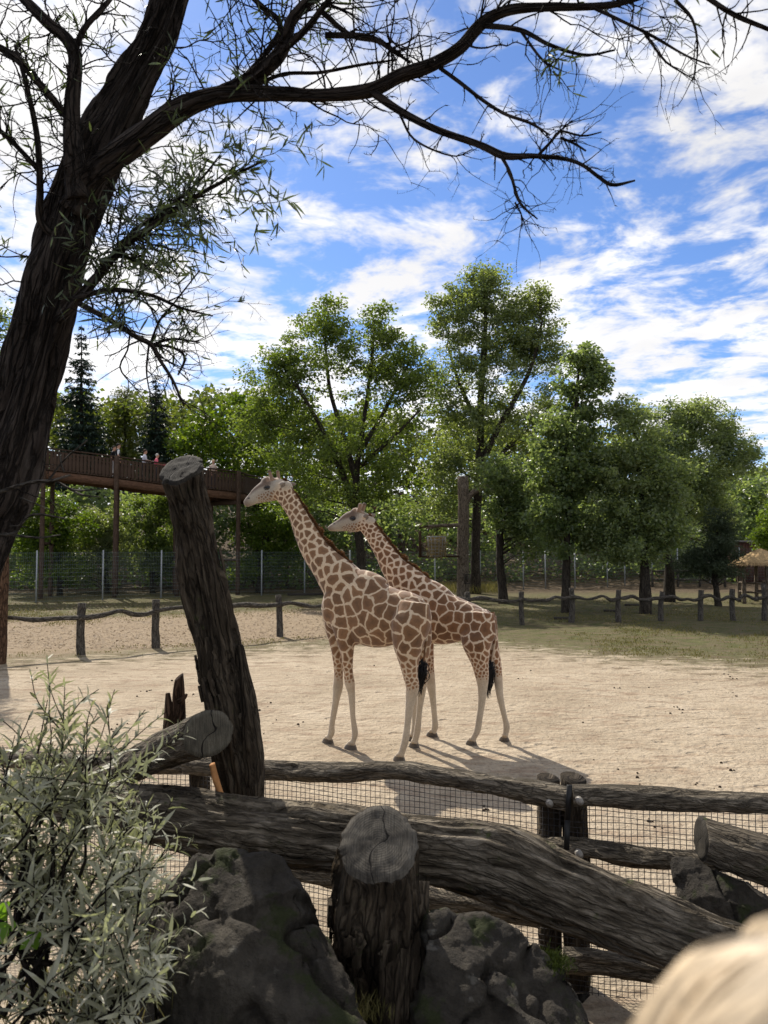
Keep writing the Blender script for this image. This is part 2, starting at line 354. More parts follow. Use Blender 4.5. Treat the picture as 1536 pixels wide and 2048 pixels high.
def m_leaf(name, c0, c1, c2, trans=0.45, rough=0.5, spec=0.28, tmul=(1.5, 1.55, 0.5)):
    m = bpy.data.materials.new(name); m.use_nodes = True; n = m.node_tree; b = n.nodes['Principled BSDF']
    r = nd(n, 'NewGeometry').outputs['Random Per Island']
    cl = noise(n, obj_c(n), 0.8, 2)
    f = mth(n, 'ADD', mth(n, 'MULTIPLY', r, 0.6), mth(n, 'MULTIPLY', mth(n, 'SUBTRACT', cl, 0.3), 0.9), clamp=True)
    c = ramp(n, f, [(0.1, c0), (0.5, c1), (0.95, c2)])
    setc(n, b, c); b.inputs['Roughness'].default_value = rough; b.inputs['Specular IOR Level'].default_value = spec
    t = nd(n, 'BsdfTranslucent', {0: mixc(n, 1.0, c, tmul, 'MULTIPLY')})
    mx = nd(n, 'MixShader', {0: trans, 1: b.outputs[0], 2: t.outputs[0]})
    n.links.new(mx.outputs[0], n.nodes['Material Output'].inputs[0]); return m
M_LEAF = m_leaf('maple_leaf', (0.078, 0.115, 0.032), (0.122, 0.165, 0.05), (0.185, 0.22, 0.072), .54)
M_LEAF_POP = m_leaf('poplar_leaf', (0.11, 0.145, 0.07), (0.17, 0.205, 0.105), (0.25, 0.28, 0.155), 0.54, 0.4, 0.4)
M_LEAF_DK = m_leaf('dark_leaf', (0.078, 0.115, 0.052), (0.125, 0.168, 0.08), (0.19, 0.225, 0.115), 0.54, 0.35, 0.45, (1.8, 1.8, .8))
M_LEAF_MID = m_leaf('robinia_leaf', (0.10, 0.14, 0.068), (0.16, 0.20, 0.10), (0.23, 0.265, 0.145), 0.54, 0.35, 0.45, (1.8, 1.8, .8))
M_LEAF_YEL = m_leaf('hazel_leaf', (0.045, 0.08, 0.01), (0.09, 0.14, 0.02), (0.16, 0.20, 0.03), 0.5)
M_CONIF = m_leaf('spruce_needle', (0.012, 0.026, 0.016), (0.025, 0.046, 0.03), (0.05, 0.08, 0.055), 0.15, 0.6, 0.3, (1.1, 1.2, .8))
M_PINE = m_leaf('pine_needle', (0.03, 0.045, 0.022), (0.055, 0.075, 0.04), (0.09, 0.115, 0.06), 0.25, 0.6, 0.3, (1.1, 1.2, .8))
M_LARCH = m_leaf('larch_needle', (0.07, 0.09, 0.03), (0.11, 0.13, 0.045), (0.15, 0.165, 0.06), 0.3, 0.6, 0.2)
M_WOODS = m_leaf('woodland_leaf', (0.055, 0.08, 0.026), (0.10, 0.125, 0.04), (0.16, 0.17, 0.06), 0.46)
M_SILVER = m_leaf('silver_leaf', (0.19, 0.19, 0.125), (0.34, 0.335, 0.245), (0.54, 0.525, 0.42), 0.33, 0.5, 0.3, (1.0, 1.1, .6))
M_BUCK = m_leaf('narrow_grey_green_leaf', (0.04, 0.055, 0.03), (0.075, 0.095, 0.05), (0.11, 0.13, 0.075), 0.35, 0.45, 0.4, (1.2, 1.35, .6))
M_MOSS = m_leaf('moss_frond', (0.02, 0.03, 0.008), (0.035, 0.048, 0.012), (0.055, 0.065, 0.018), 0.15, 0.8, 0.1)
M_BRIGHT = m_leaf('bright_leaf', (0.10, 0.20, 0.02), (0.14, 0.26, 0.03), (0.2, 0.32, 0.05), 0.5)
M_GRASS = m_leaf('dry_grass', (0.10, 0.095, 0.035), (0.16, 0.145, 0.055), (0.26, 0.215, 0.11), 0.25, 0.7, 0.15, (1.2, 1.2, .7))
M_LITTER = m_leaf('fallen_leaf', (0.10, 0.06, 0.03), (0.20, 0.14, 0.08), (0.38, 0.29, 0.19), 0.1, 0.7, 0.2, (1, .9, .7))

def m_plain(name, c, rough=0.6, spec=0.3, var=0.25, scale=8, metal=0):
    m, n, b = mat(name, rough, spec); k = noise(n, obj_c(n), scale, 5, 0.6)
    setc(n, b, mixc(n, 1.0, tuple(c), ramp(n, k, [(0.3, 1 - var), (0.7, 1 + var)]), 'MULTIPLY')); b.inputs['Metallic'].default_value = metal
    bump(n, b, k, 0.2, 0.01); return m
M_GALV = m_plain('galvanised_steel', (0.30, 0.32, 0.33), 0.5, 0.5, .15)
M_WIRE = m_plain('dark_wire', (0.045, 0.04, 0.038), 0.6, 0.3, .2)
M_GWIRE = m_plain('grey_green_wire', (0.12, 0.15, 0.145), 0.55, 0.4, .15)
M_BOLT = m_plain('bolt_washer', (0.22, 0.20, 0.17), 0.45, 0.5, .15)
M_HAY = m_plain('hay', (0.30, 0.22, 0.10), 0.9, 0.1, .5, 30)
M_THATCH = m_plain('thatch', (0.42, 0.29, 0.15), 0.9, 0.1, .45, 22)
M_ORANGE = m_plain('fresh_split_wood', (0.42, 0.20, 0.075), 0.8, 0.2, .35, 14)
M_BUILD = m_plain('brown_boarding', (0.10, 0.045, 0.03), 0.8, 0.2, .2, 4)
M_DARKROOF = m_plain('grey_roof_sheet', (0.2, 0.19, 0.18), 0.6, 0.3, .2, 2)
M_DUNG = m_plain('dung', (0.045, 0.033, 0.022), 0.95, 0.1, .4, 30)
M_BLACKTIE = m_plain('black_strap', (0.012, 0.012, 0.012), 0.5, 0.3, .1)
def m_attr(name, rough=0.75, spec=0.2, fine=0.0):
    m, n, b = mat(name, rough, spec); a = nd(n, 'Attribute', attribute_name='col').outputs['Color']
    k = noise(n, obj_c(n), 60, 3, 0.6); setc(n, b, mixc(n, 1.0, a, ramp(n, k, [(0.3, 1 - fine), (0.7, 1 + fine)]), 'MULTIPLY')); return m
M_PERSON = m_attr('skin_and_cloth', 0.8, 0.15, 0.08)

# ------------------------------------------------------------------ ground
def gz(x, y):
    """terrain height: flat paddock, bank up to the visitors' path, wooded hill behind"""
    x = np.asarray(x, float); y = np.asarray(y, float)
    P = np.c_[x.ravel(), y.ravel(), np.zeros(x.size)]
    n = (fbm(P * .35, 2, 3) * .03 + fbm(P * 2.3, 3, 5) * .008).reshape(x.shape)
    nearg = 1 - sstep(np.abs(y - 10.2), 1.4, 3.2)
    n = n * (1 - .6 * nearg) - .012 * nearg
    bank = (1 - sstep(y, 2.0, 4.3)) * 1.0
    hill = sstep(y, 50, 110) * 9 + sstep(y, 110, 300) * 6
    return n + bank + hill
def axis(lo, hi, near, fine, g=1.12):
    a = [near]; s = fine
    while a[-1] < hi: a.append(a[-1] + s); s *= g
    b = [near]; s = fine
    while b[-1] > lo: b.append(b[-1] - s); s *= g
    return np.array(sorted(set(b[1:] + a)))
gx = axis(-900, 900, 0.0, 0.09, 1.03); gy = axis(-60, 1800, 6.0, 0.07, 1.022)
GX, GY = np.meshgrid(gx, gy, indexing='ij'); GZ = gz(GX, GY)
gV = np.stack([GX, GY, GZ], -1).reshape(-1, 3); ny = len(gy)
ii = np.arange(len(gx) - 1)[:, None]; jj = np.arange(ny - 1)[None]
gQ = np.stack([ii * ny + jj, (ii + 1) * ny + jj, (ii + 1) * ny + jj + 1, ii * ny + jj + 1], -1).reshape(-1, 4)
def m_ground():
    m, n, b = mat('paddock_ground', 0.95, 0.1); o = obj_c(n); s = nd(n, 'SeparateXYZ', {0: o}); X, Y = s.outputs[0], s.outputs[1]
    n1 = noise(n, o, 0.55, 5, 0.6); n2 = noise(n, o, 3.2, 6, 0.65); n3 = noise(n, o, 28, 5, 0.7); n4 = noise(n, mp(n, o, (1, 2.2, 1)), 1.3, 6, 0.65)
    sand = ramp(n, n1, [(0.3, (0.36, 0.29, 0.205)), (0.5, (0.44, 0.36, 0.26)), (0.72, (0.51, 0.425, 0.315))])
    sand = mixc(n, mth(n, 'MULTIPLY', smooth(n, n4, 0.50, 0.66), 0.75), sand, (0.31, 0.225, 0.155))
    n5 = noise(n, mp(n, o, (2.2, 7, 1)), 1.0, 8, 0.72)
    sand = mixc(n, mth(n, 'MULTIPLY', smooth(n, n5, 0.50, 0.66), 0.7), sand, (0.22, 0.16, 0.108))
    sand = mixc(n, mth(n, 'MULTIPLY', smooth(n, n2, 0.58, 0.72), 0.45), sand, (0.27, 0.20, 0.14))
    sand = mixc(n, 0.4, sand, ramp(n, n3, [(0.32, 0.35), (0.6, 1.0)]), 'MULTIPLY')
    grass = ramp(n, n2, [(0.3, (0.062, 0.066, 0.024)), (0.5, (0.10, 0.105, 0.038)), (0.7, (0.17, 0.155, 0.075))])
    grass = mixc(n, mth(n, 'MULTIPLY', smooth(n, mth(n, 'ADD', n4, mth(n, 'MULTIPLY', mth(n, 'SUBTRACT', n5, .5), .8)), 0.40, 0.60), .85), grass, (0.155, 0.12, 0.075))
    grass = mixc(n, .5, grass, ramp(n, n3, [(0.3, 0.4), (0.65, 1.0)]), 'MULTIPLY')
    litter = ramp(n, n2, [(0.3, (0.24, 0.175, 0.115)), (0.55, (0.31, 0.24, 0.16)), (0.75, (0.38, 0.30, 0.21))])
    litter = mixc(n, .35, litter, ramp(n, n3, [(0.3, 0.35), (0.65, 1.0)]), 'MULTIPLY')
    earth = ramp(n, n2, [(0.3, (0.05, 0.036, 0.022)), (0.6, (0.11, 0.08, 0.05)), (0.8, (0.2, 0.16, 0.10))])
    xn = mth(n, 'MINIMUM', X, 0.0); xp = mth(n, 'MAXIMUM', mth(n, 'SUBTRACT', X, 1.5), 0.0)
    yg = mth(n, 'ADD', 21.5, mth(n, 'SUBTRACT', mth(n, 'MULTIPLY', xn, 0.46), mth(n, 'MINIMUM', mth(n, 'MULTIPLY', xp, 0.75), 5.0)))
    wob = mth(n, 'MULTIPLY', mth(n, 'SUBTRACT', n4, 0.5), 9.0)
    mg = smooth(n, mth(n, 'ADD', mth(n, 'ADD', mth(n, 'SUBTRACT', Y, yg), mth(n, 'MULTIPLY', wob, 1.6)), mth(n, 'MULTIPLY', mth(n, 'SUBTRACT', n2, .5), 6.0)), -1.8, 2.2)
    yl = mth(n, 'ADD', 23.8, mth(n, 'MULTIPLY', xn, 0.55))
    ml = mth(n, 'MULTIPLY', smooth(n, mth(n, 'ADD', mth(n, 'SUBTRACT', Y, yl), mth(n, 'MULTIPLY', wob, .4)), -1.2, 0.8), smooth(n, X, 4.0, 0.0))
    ml = mth(n, 'MULTIPLY', ml, smooth(n, mth(n, 'SUBTRACT', Y, mth(n, 'ADD', yl, 11.5)), 2.0, -1.0))
    c = mixc(n, mg, sand, grass); c = mixc(n, ml, c, litter)
    c = mixc(n, smooth(n, Y, 4.5, 3.9), c, earth)
    c = mixc(n, smooth(n, Y, 44, 50), c, earth)
    hv = nd(n, 'TexVoronoi', {'Vector': o, 'Scale': 2.6, 'Randomness': 1.0}, feature='F1').outputs[0]
    dent = mth(n, 'MULTIPLY', mth(n, 'SUBTRACT', 1.0, smooth(n, hv, 0.10, 0.24)), smooth(n, n1, 0.40, 0.58))
    c = mixc(n, mth(n, 'MULTIPLY', dent, mth(n, 'SUBTRACT', .32, mth(n, 'MULTIPLY', mg, .32))), c, (0.24, 0.18, 0.12))
    setc(n, b, c); bump(n, b, mth(n, 'SUBTRACT', mth(n, 'ADD', mth(n, 'ADD', mth(n, 'MULTIPLY', n2, 1.0), mth(n, 'MULTIPLY', noise(n, o, 9.5, 4, 0.6), 0.9)), mth(n, 'MULTIPLY', n3, 0.3)), mth(n, 'MULTIPLY', dent, .7)), 0.85, 0.09); return m
g = link('ground', fastmesh('ground', gV, gQ), None, m_ground(), True)
tag(g, 'pale sandy paddock floor turning to dry grass and leaf litter', 'ground', kind='structure')
def gzs(x, y): return float(gz(np.array([x]), np.array([y]))[0])

def scatter_leaf(name, label, cat, mt, n, px0, px1, py0, py1, L, W, up=0.02, flat=True, tall=False, cond=None):
    P = np.zeros((0, 3))
    while len(P) < n:
        cx_, cy_ = (rng.uniform(px0, px1, 4000) - 768) / F, (1024 - rng.uniform(py0, py1, 4000)) / F
        d_ = _fw + np.c_[cx_, cx_ * 0, cx_ * 0] + _up * cy_[:, None]; q = np.array([0, 0, CAMZ]) + d_ * (-CAMZ / d_[:, 2:3])
        P = np.vstack([P, q if cond is None else q[cond(q)]])
    P = P[:n]; P[:, 2] = gz(P[:, 0], P[:, 1]) + up * .3
    if tall:
        D = unit(n) * .45 + [0, 0, 1]; N_ = unit(n) * [1, 1, .1]
    else:
        a = rng.uniform(0, 6.28, n); D = np.c_[np.cos(a), np.sin(a), rng.normal(0, .15, n)]; N_ = unit(n) * .4 + [0, 0, 1]
    sc = P[:, 1] / 10
    V, Q = leafgeo(P, D, N_, rng.uniform(.6, 1.3, n) * L * (sc if not tall else np.clip(sc, .5, 2.2)) ** .5, rng.uniform(.6, 1.3, n) * W * sc ** .5, .15)
    a = Acc(); a.add(V, Q); o = a.build(name, None, mt); tag(o, label, cat, kind='stuff'); return o
scatter_leaf('leaf_litter', 'dry fallen leaves strewn over the ground beyond the rail fence', 'leaf litter', M_LITTER, 7000, -20, 680, 1205, 1300, .055, .03, cond=lambda q: q[:, 1] > 23.4 + .55 * q[:, 0])
scatter_leaf('sand_debris', 'small dark twigs and crumbs scattered across the sandy floor', 'debris', M_LITTER, 3600, -20, 1560, 1300, 1760, .04, .009)
def grass_ok(q):
    x, y = q[:, 0], q[:, 1]; yg = 21.3 + .46 * np.minimum(x, 0) - np.minimum(.75 * np.maximum(x - 1.5, 0), 5); yf = 23.8 + .55 * np.minimum(x, 0)
    return (y > yg) & (vn(np.c_[x * .45, y * .45, x * 0], 4) + .8 * vn(np.c_[x * 1.9, y * 1.9, x * 0], 9) + rng.normal(0, .4, len(x)) > .25) & (rng.uniform(0, 1, len(x)) < np.clip((y - yg) / 3.5, 0, 1)) & ~((x < 3.5) & (y > yf + .6) & (y < yf + 9))
scatter_leaf('grass', 'short patchy dry grass along the rail fence and under the trees', 'grass', M_GRASS, 17000, -20, 1560, 1196, 1352, .04, .016, tall=True, cond=grass_ok)
# scuffs and dung lumps
acc = Acc()
for k in range(60):
    q = gnd(rng.uniform(0, 1536), rng.uniform(1330, 1640)) if k < 110 else gnd(rng.uniform(560, 1400), rng.uniform(1600, 1980))
    if abs(q[1] - 10.2) < .9 and -1 < q[0] < 1.9: continue
    if q[1] < 4.6: continue
    for j in range(rng.integers(1, 6)):
        r = rng.uniform(.006, .02); c = q + [rng.normal(0, .05), rng.normal(0, .16), 0]; c[2] = gzs(c[0], c[1]) + r * .3
        V, Q, U, _ = tube_geo([(c[0] - r, c[1], c[2], r * .3), (c[0], c[1], c[2] + r * .2, r), (c[0] + r * 1.1, c[1] + r * .4, c[2], r * .3)], seg=6, n=4); acc.add(V, Q, U)
tag(acc.build('dung_and_clods', None, M_DUNG, True), 'scattered dark dung and soil clods on the pale sand', 'dung', kind='stuff')

# ------------------------------------------------------------------ trees
def tree(name, label, cat, base, Ytop, trunk, blobs, leafmat, nclump, nleaf, L, W, crad, barkmat=M_TRUNK, group=None, seed=1, depth=1.0, limbs=None, drop=0.0, surf=0.45, nbr=60):
    """trunk: [(px,py,r_px)] along depth Y0 (from base pixel); blobs: (px,py,rx,ry[,weight]) crown outline in photo pixels"""
    g = np.random.default_rng(seed); b = gnd(*base) if len(base) == 2 else at(base[0], base[1], base[2]); Y0 = b[1]
    t = thing(name, label, cat, (b[0], b[1], gzs(b[0], b[1]) - .05), group)
    acc = Acc()
    TP = [(*b, pxm(trunk[0][2] * 1.35, Y0))] + [(*at(p[0], p[1], Y0), pxm(p[2], Y0)) for p in trunk[1:]]; TP[0] = (b[0], b[1], t.location[2] - .1, TP[0][3])
    TS = spline(TP, 40)
    V, Q, U, _ = tube_geo(TP, seg=10, n=40, disp=barkdisp(.03, seed, rad=.2)); acc.add(V, Q, U)
    for lm in (limbs or []):
        lp = [(*at(p[0], p[1], Y0 + (p[3] if len(p) > 3 else 0)), pxm(p[2], Y0)) for p in lm]
        V, Q, U, _ = tube_geo(lp, seg=7, n=20); acc.add(V, Q, U); TS = np.vstack([TS, spline(lp, 20)])
    wts = np.array([bb[2] * bb[3] * (bb[4] if len(bb) > 4 else 1) for bb in blobs], float); wts /= wts.sum()
    CP = []
    for k in range(nclump):
        bb = blobs[g.choice(len(blobs), p=wts)]; d = unit(1, g)[0]; r = g.uniform(0, 1) ** surf * (1.0 if g.uniform() < .84 else g.uniform(1.0, 1.32))
        CP.append(at(bb[0] + d[0] * r * bb[2], bb[1] + d[2] * r * bb[3], Y0 + d[1] * r * pxm(bb[2], Y0) * depth))
    CP = np.array(CP)
    for k in g.choice(nclump, min(nbr, nclump), replace=False):
        c = CP[k]; dd = np.linalg.norm((TS[:, :3] - c) * [1, 1, .7], axis=1) + 4.0 * np.maximum(0, TS[:, 2] - c[2] + .6); i = dd.argmin(); s = TS[i, :3]
        if i == 0: continue
        mid = (s * .5 + c * .5) + unit(1, g)[0] * .25 + [0, 0, .15]; r0 = min(TS[i, 3] * .55, .012 * np.linalg.norm(c - s) + .015)
        V, Q, U, _ = tube_geo([(*s, r0), (*mid, r0 * .6), (*c, .008)], seg=5, n=7); acc.add(V, Q, U)
    acc.build('trunk', t, barkmat, True)
    n = nclump * nleaf; idx = np.repeat(np.arange(nclump), nleaf)
    cr = crad * g.uniform(.5, 1.3, nclump)[idx][:, None]
    off = unit(n, g) * (g.uniform(0, 1, n) ** .5)[:, None] * cr * [1.15, 1.15, .7]
    P = CP[idx] + off - [0, 0, drop] * np.abs(g.normal(size=(n, 1)))
    D = unit(n, g) * [1, 1, .6] + off / (cr + 1e-6) * .7 - [0, 0, .25]; N_ = unit(n, g) * .8 + [0, 0, .8]
    V, Q = leafgeo(P, D, N_, g.uniform(.65, 1.3, n) * L, g.uniform(.65, 1.3, n) * W, .18, .08)
    a = Acc(); a.add(V, Q); cro = a.build('crown', t, leafmat); cro['kind'] = 'stuff'; return t

tree('maple_tree', 'broad bright green tree with forked trunk behind the front giraffe', 'tree', (725, 1196), 0,
     [(725, 1190, 11), (722, 1120, 10), (716, 1040, 9), (712, 960, 7), (722, 880, 5), (735, 790, 3.5), (745, 700, 3), (748, 640, 1.5)],
     [(560, 790, 95, 75), (640, 690, 85, 75), (655, 640, 45, 45, .8), (770, 660, 55, 55, .8), (770, 740, 90, 80), (830, 760, 50, 80), (600, 900, 130, 60), (720, 850, 140, 70, .8), (520, 840, 55, 45), (640, 990, 120, 45), (770, 960, 80, 60, .8), (570, 700, 40, 35, .7), (665, 605, 14, 20, 1.5), (768, 612, 12, 20, 1.5), (560, 740, 55, 50)],
     M_LEAF, 560, 79, 0.175, 0.119, .62, seed=11, limbs=[[(716, 1040, 8), (690, 960, 7), (650, 870, 5, -.6), (600, 780, 3, -1)], [(712, 960, 7), (690, 880, 5), (660, 780, 4, .6), (650, 680, 2, .6)], [(722, 900, 6), (770, 820, 4, .5), (810, 740, 2.5, .5)], [(722, 930, 5), (780, 880, 4, -.8), (840, 820, 2, -1)]])
tree('poplar_tree', 'tallest tree, airy grey-green crown rising behind the feeding pole', 'tree', (950, 1188), 0,
     [(950, 1186, 9), (951, 1100, 9), (955, 1000, 9), (960, 900, 8), (962, 800, 7), (968, 700, 6), (972, 620, 3), (974, 560, 1.5)],
     [(960, 600, 80, 60, 1.3), (965, 560, 42, 36, 1.4), (900, 640, 48, 60, 1.2), (1045, 650, 72, 65, 1.2), (1070, 600, 36, 32, 1.4), (1085, 690, 50, 65), (1000, 690, 100, 60), (930, 730, 80, 70), (1030, 750, 90, 70), (890, 790, 40, 60, .7), (950, 850, 110, 55), (1060, 830, 60, 60), (880, 920, 50, 45), (960, 950, 100, 50), (880, 1000, 60, 45), (870, 595, 12, 30, 1.3)],
     M_LEAF_POP, 760, 72, 0.168, 0.119, .6, seed=12, depth=.75, limbs=[[(960, 930, 7), (1000, 850, 6, -.5), (1060, 740, 4, -.6), (1085, 640, 2, -.6)], [(962, 860, 5), (920, 770, 4, .6), (895, 690, 2, .8)], [(958, 960, 5), (1030, 880, 4, .8), (1100, 830, 2, 1)]])
tree('dark_maple_tree', 'slim dark tree with clustered leaves right of the tall poplar', 'tree', (1131, 1226), 0,
     [(1131, 1220, 7.5), (1133, 1120, 7), (1138, 1000, 6), (1145, 880, 5), (1155, 780, 3), (1160, 700, 1.5)],
     [(1165, 715, 38, 34), (1185, 765, 30, 45), (1130, 780, 40, 40), (1150, 850, 65, 50), (1120, 920, 70, 60), (1170, 950, 60, 60), (1110, 1010, 70, 60), (1140, 1070, 70, 40)],
     M_LEAF_DK, 300, 76, 0.161, 0.133, .45, seed=13)
tree('robinia_tree', 'round leafy tree above the timber wrapped trunk right of centre', 'tree', (1291, 1227), 0,
     [(1291, 1220, 10), (1289, 1130, 9), (1287, 1050, 7), (1280, 960, 5), (1275, 880, 2.5)],
     [(1280, 880, 75, 65), (1240, 830, 40, 35), (1230, 940, 70, 60), (1310, 960, 85, 70), (1250, 1030, 80, 60), (1320, 1050, 70, 60), (1260, 1100, 85, 30), (1200, 1080, 40, 40)],
     M_LEAF_MID, 420, 83, 0.147, 0.098, .5, seed=14)
tree('locust_tree', 'wide feathery tree at right with dark curved trunk and drooping tips', 'tree', (1338, 1204), 0,
     [(1340, 1198, 10), (1338, 1140, 9), (1330, 1090, 8), (1345, 1020, 6), (1370, 930, 5), (1390, 860, 2.5)],
     [(1390, 860, 75, 55), (1350, 830, 45, 35), (1440, 850, 45, 45), (1470, 900, 45, 45), (1495, 905, 26, 28), (1420, 930, 85, 50), (1390, 990, 70, 60), (1430, 1010, 50, 40), (1340, 900, 60, 50), (1400, 815, 50, 20)],
     M_LEAF_MID, 420, 83, 0.168, 0.077, .5, seed=15, drop=.1, limbs=[[(1332, 1100, 6), (1400, 980, 4, .5), (1460, 900, 2, 1)]])
tree('shaded_tree', 'thin black stemmed tree standing right of the feeding pole', 'tree', (1008, 1208), 0,
     [(1006, 1202, 8), (1000, 1120, 8), (1000, 1040, 6), (1003, 980, 4), (1010, 930, 2)],
     [(1020, 1010, 60, 60), (1060, 1060, 60, 50), (1000, 950, 50, 40), (1050, 980, 60, 50)],
     M_LEAF_DK, 170, 76, 0.154, 0.119, .5, seed=16)
tree('young_pine_tree', 'small blue-grey pine beside the thatched hut', 'tree', (1437, 1212), 0,
     [(1437, 1206, 6), (1430, 1150, 5.5), (1433, 1100, 5), (1440, 1040, 2)],
     [(1440, 1050, 38, 40), (1450, 1090, 38, 35), (1405, 1110, 38, 35), (1430, 1135, 50, 24), (1380, 1130, 30, 25)],
     M_PINE, 240, 60, .20, .035, .36, seed=17)
tree('edge_tree', 'yellow-green feathery tree at the right edge above the hut', 'tree', (1560, 1190), 0,
     [(1560, 1186, 6), (1552, 1130, 5), (1540, 1080, 3)],
     [(1535, 1085, 32, 28), (1560, 1060, 45, 40), (1548, 1010, 20, 15)],
     M_LEAF_YEL, 90, 76, 0.168, 0.084, .5, seed=18)
tree('hazel_tree', 'yellow-green leafy tree under the walkway left of the cut trunk', 'tree', (120, 1190), 0,
     [(120, 1186, 5), (118, 1120, 4), (110, 1060, 3), (105, 1010, 2)],
     [(90, 1020, 60, 40), (130, 1060, 70, 50), (60, 1070, 40, 50), (110, 1130, 80, 40)],
     M_LEAF_YEL, 190, 76, 0.168, 0.119, .5, seed=19)
tree('pale_shrub', 'pale dusty-leaved bush behind the fence between walkway posts', 'shrub', (215, 1187), 0,
     [(215, 1183, 4), (212, 1130, 3), (210, 1060, 2)],
     [(170, 1070, 50, 50), (215, 1050, 50, 50), (250, 1100, 50, 50), (190, 1130, 60, 40)],
     M_LEAF_POP, 170, 79, 0.140, 0.091, .45, seed=20)
tree('dark_shrub', 'dense green bush behind the fence left of the cut trunk', 'shrub', (305, 1186), 0,
     [(305, 1182, 4), (302, 1130, 3), (300, 1060, 2)],
     [(290, 1030, 40, 40), (310, 1080, 50, 60), (340, 1120, 60, 50), (330, 1010, 40, 30)],
     M_LEAF, 170, 79, 0.168, 0.119, .45, seed=21)
tree('sapling_tree', 'small forked tree under the walkway right of the cut trunk', 'tree', (518, 1186), 0,
     [(518, 1182, 7), (524, 1110, 6), (538, 1050, 5), (550, 1010, 3)],
     [(500, 1060, 40, 40), (560, 1040, 60, 40), (580, 1090, 60, 40), (540, 1120, 60, 40), (500, 1130, 50, 40)],
     M_LEAF_YEL, 170, 76, 0.154, 0.112, .45, seed=22, limbs=[[(522, 1120, 5), (505, 1080, 3), (495, 1040, 2)]])
tree('edge_tree', 'dark foliage of a tree half hidden behind the leaning trunk at left', 'tree', (-190, 1300), 0,
     [(-190, 1296, 16), (-180, 1150, 15), (-160, 980, 12), (-130, 820, 8), (-110, 700, 4)],
     [(-120, 760, 110, 90), (-60, 690, 70, 60), (-150, 620, 90, 70), (-30, 740, 55, 50), (-20, 640, 45, 40)],
     M_LEAF_DK, 170, 76, 0.091, 0.063, .35, seed=24)
def spruce(name, label, base, top, halfw, seed, mt=M_CONIF, dens=1.0):
    g = np.random.default_rng(seed); Y = base[2]; b = at(*base); tp = at(top[0], top[1], Y); H = tp[2] - b[2]; Rm = pxm(halfw, Y)
    t = thing(name, label, 'tree', b); acc = Acc(); Ps, Ds, Ns, Ls = [], [], [], []
    V, Q, U, _ = tube_geo([(*b, .28), (*(b * .5 + tp * .5), .14), (*tp, .02)], seg=8, n=14); acc.add(V, Q, U)
    nl = int(34 * dens)
    for k in range(nl):
        f = (k + g.uniform(0, .8)) / nl; z = b[2] + H * (.06 + .94 * f); R = Rm * (1 - f) ** .85 * g.uniform(.75, 1.1) + .12
        c0 = b + (tp - b) * ((z - b[2]) / H)
        for j in range(9 if f < .8 else 6):
            if g.uniform() < .1: continue
            an = j * 2.399 + k * 1.1 + g.uniform(-.3, .3); r = R * g.uniform(.7, 1.15); d = np.array([math.cos(an), math.sin(an), 0])
            tip = c0 + d * r + [0, 0, -r * .22 + .1]; md = c0 + d * r * .55 + [0, 0, -r * .22]
            V, Q, U, _ = tube_geo([(*c0, .03), (*md, .02), (*tip, .006)], seg=4, n=5); acc.add(V, Q, U)
            m_ = max(6, int(26 * r)); tt = g.uniform(.15, 1, m_)[:, None]; q = np.where(tt < .55, c0 + (md - c0) * tt / .55, md + (tip - md) * (tt - .55) / .45)
            side = np.cross(d, [0, 0, 1]) * g.choice([-1, 1], m_)[:, None]
            Ps.append(q + g.normal(0, .04, (m_, 3))); Ds.append(d * .7 + side * .8 + [0, 0, -.45] + g.normal(0, .3, (m_, 3))); Ns.append(unit(m_, g) * .5 + [0, 0, 1]); Ls.append(g.uniform(.25, .55, m_) * (.6 + .5 * (1 - f)))
    acc.build('trunk', t, M_TRUNK, True); P = np.vstack(Ps); L = np.concatenate(Ls)
    V, Q = leafgeo(P, np.vstack(Ds), np.vstack(Ns), L, L * .38, .1, .15); a = Acc(); a.add(V, Q); c = a.build('crown', t, mt); c['kind'] = 'stuff'
spruce('spruce_tree', 'tall blue-green spruce with open layered branches at left skyline', (163, 1010, 62), (163, 650), 72, 31)
spruce('spruce_tree', 'shorter dark spruce with pointed top behind the walkway', (312, 1010, 60), (312, 752), 55, 32)
tree('larch_tree', 'pale yellowish wispy larch between the two spruces', 'tree', (250, 1000, 70), 0, [(250, 1000, 4), (250, 900, 3), (250, 780, 1)],
     [(250, 850, 32, 60), (245, 800, 22, 30), (262, 785, 14, 16), (235, 900, 45, 40)], M_LARCH, 150, 40, .35, .07, .7, seed=33)

def leafmass(name, label, cat, mt, spec, nclump, nleaf, L, W, crad, seed):
    """spec rows: px0,px1, top(px) function samples, bottom py, Y0,Y1 -> clumps through that volume"""
    g = np.random.default_rng(seed); xs = [s[0] for s in spec]; px = g.uniform(xs[0], xs[-1], nclump); ip = lambda k: np.interp(px, xs, [s[k] for s in spec])
    Y = ip(3) + (ip(4) - ip(3)) * g.uniform(0, 1, nclump); tt = ip(1) + 26 * fbm(np.c_[px * .022, Y * .12, px * 0 + seed], 3, seed)
    CP = [at(*p) for p in zip(px, tt + (ip(2) - tt) * g.uniform(0, 1, nclump) ** 1.25, Y)]
    CP = np.array(CP); n = nclump * nleaf; idx = np.repeat(np.arange(nclump), nleaf); cr = crad * g.uniform(.5, 1.3, nclump)[idx][:, None]
    off = unit(n, g) * (g.uniform(0, 1, n) ** .5)[:, None] * cr * [1.1, 1.1, .75]
    V, Q = leafgeo(CP[idx] + off, unit(n, g) * [1, 1, .6] + off / cr - [0, 0, .2], unit(n, g) * .8 + [0, 0, .8], g.uniform(.65, 1.3, n) * L, g.uniform(.65, 1.3, n) * W, .18, .08)
    a = Acc(); a.add(V, Q); o = a.build(name, None, mt); tag(o, label, cat, kind='stuff'); return o
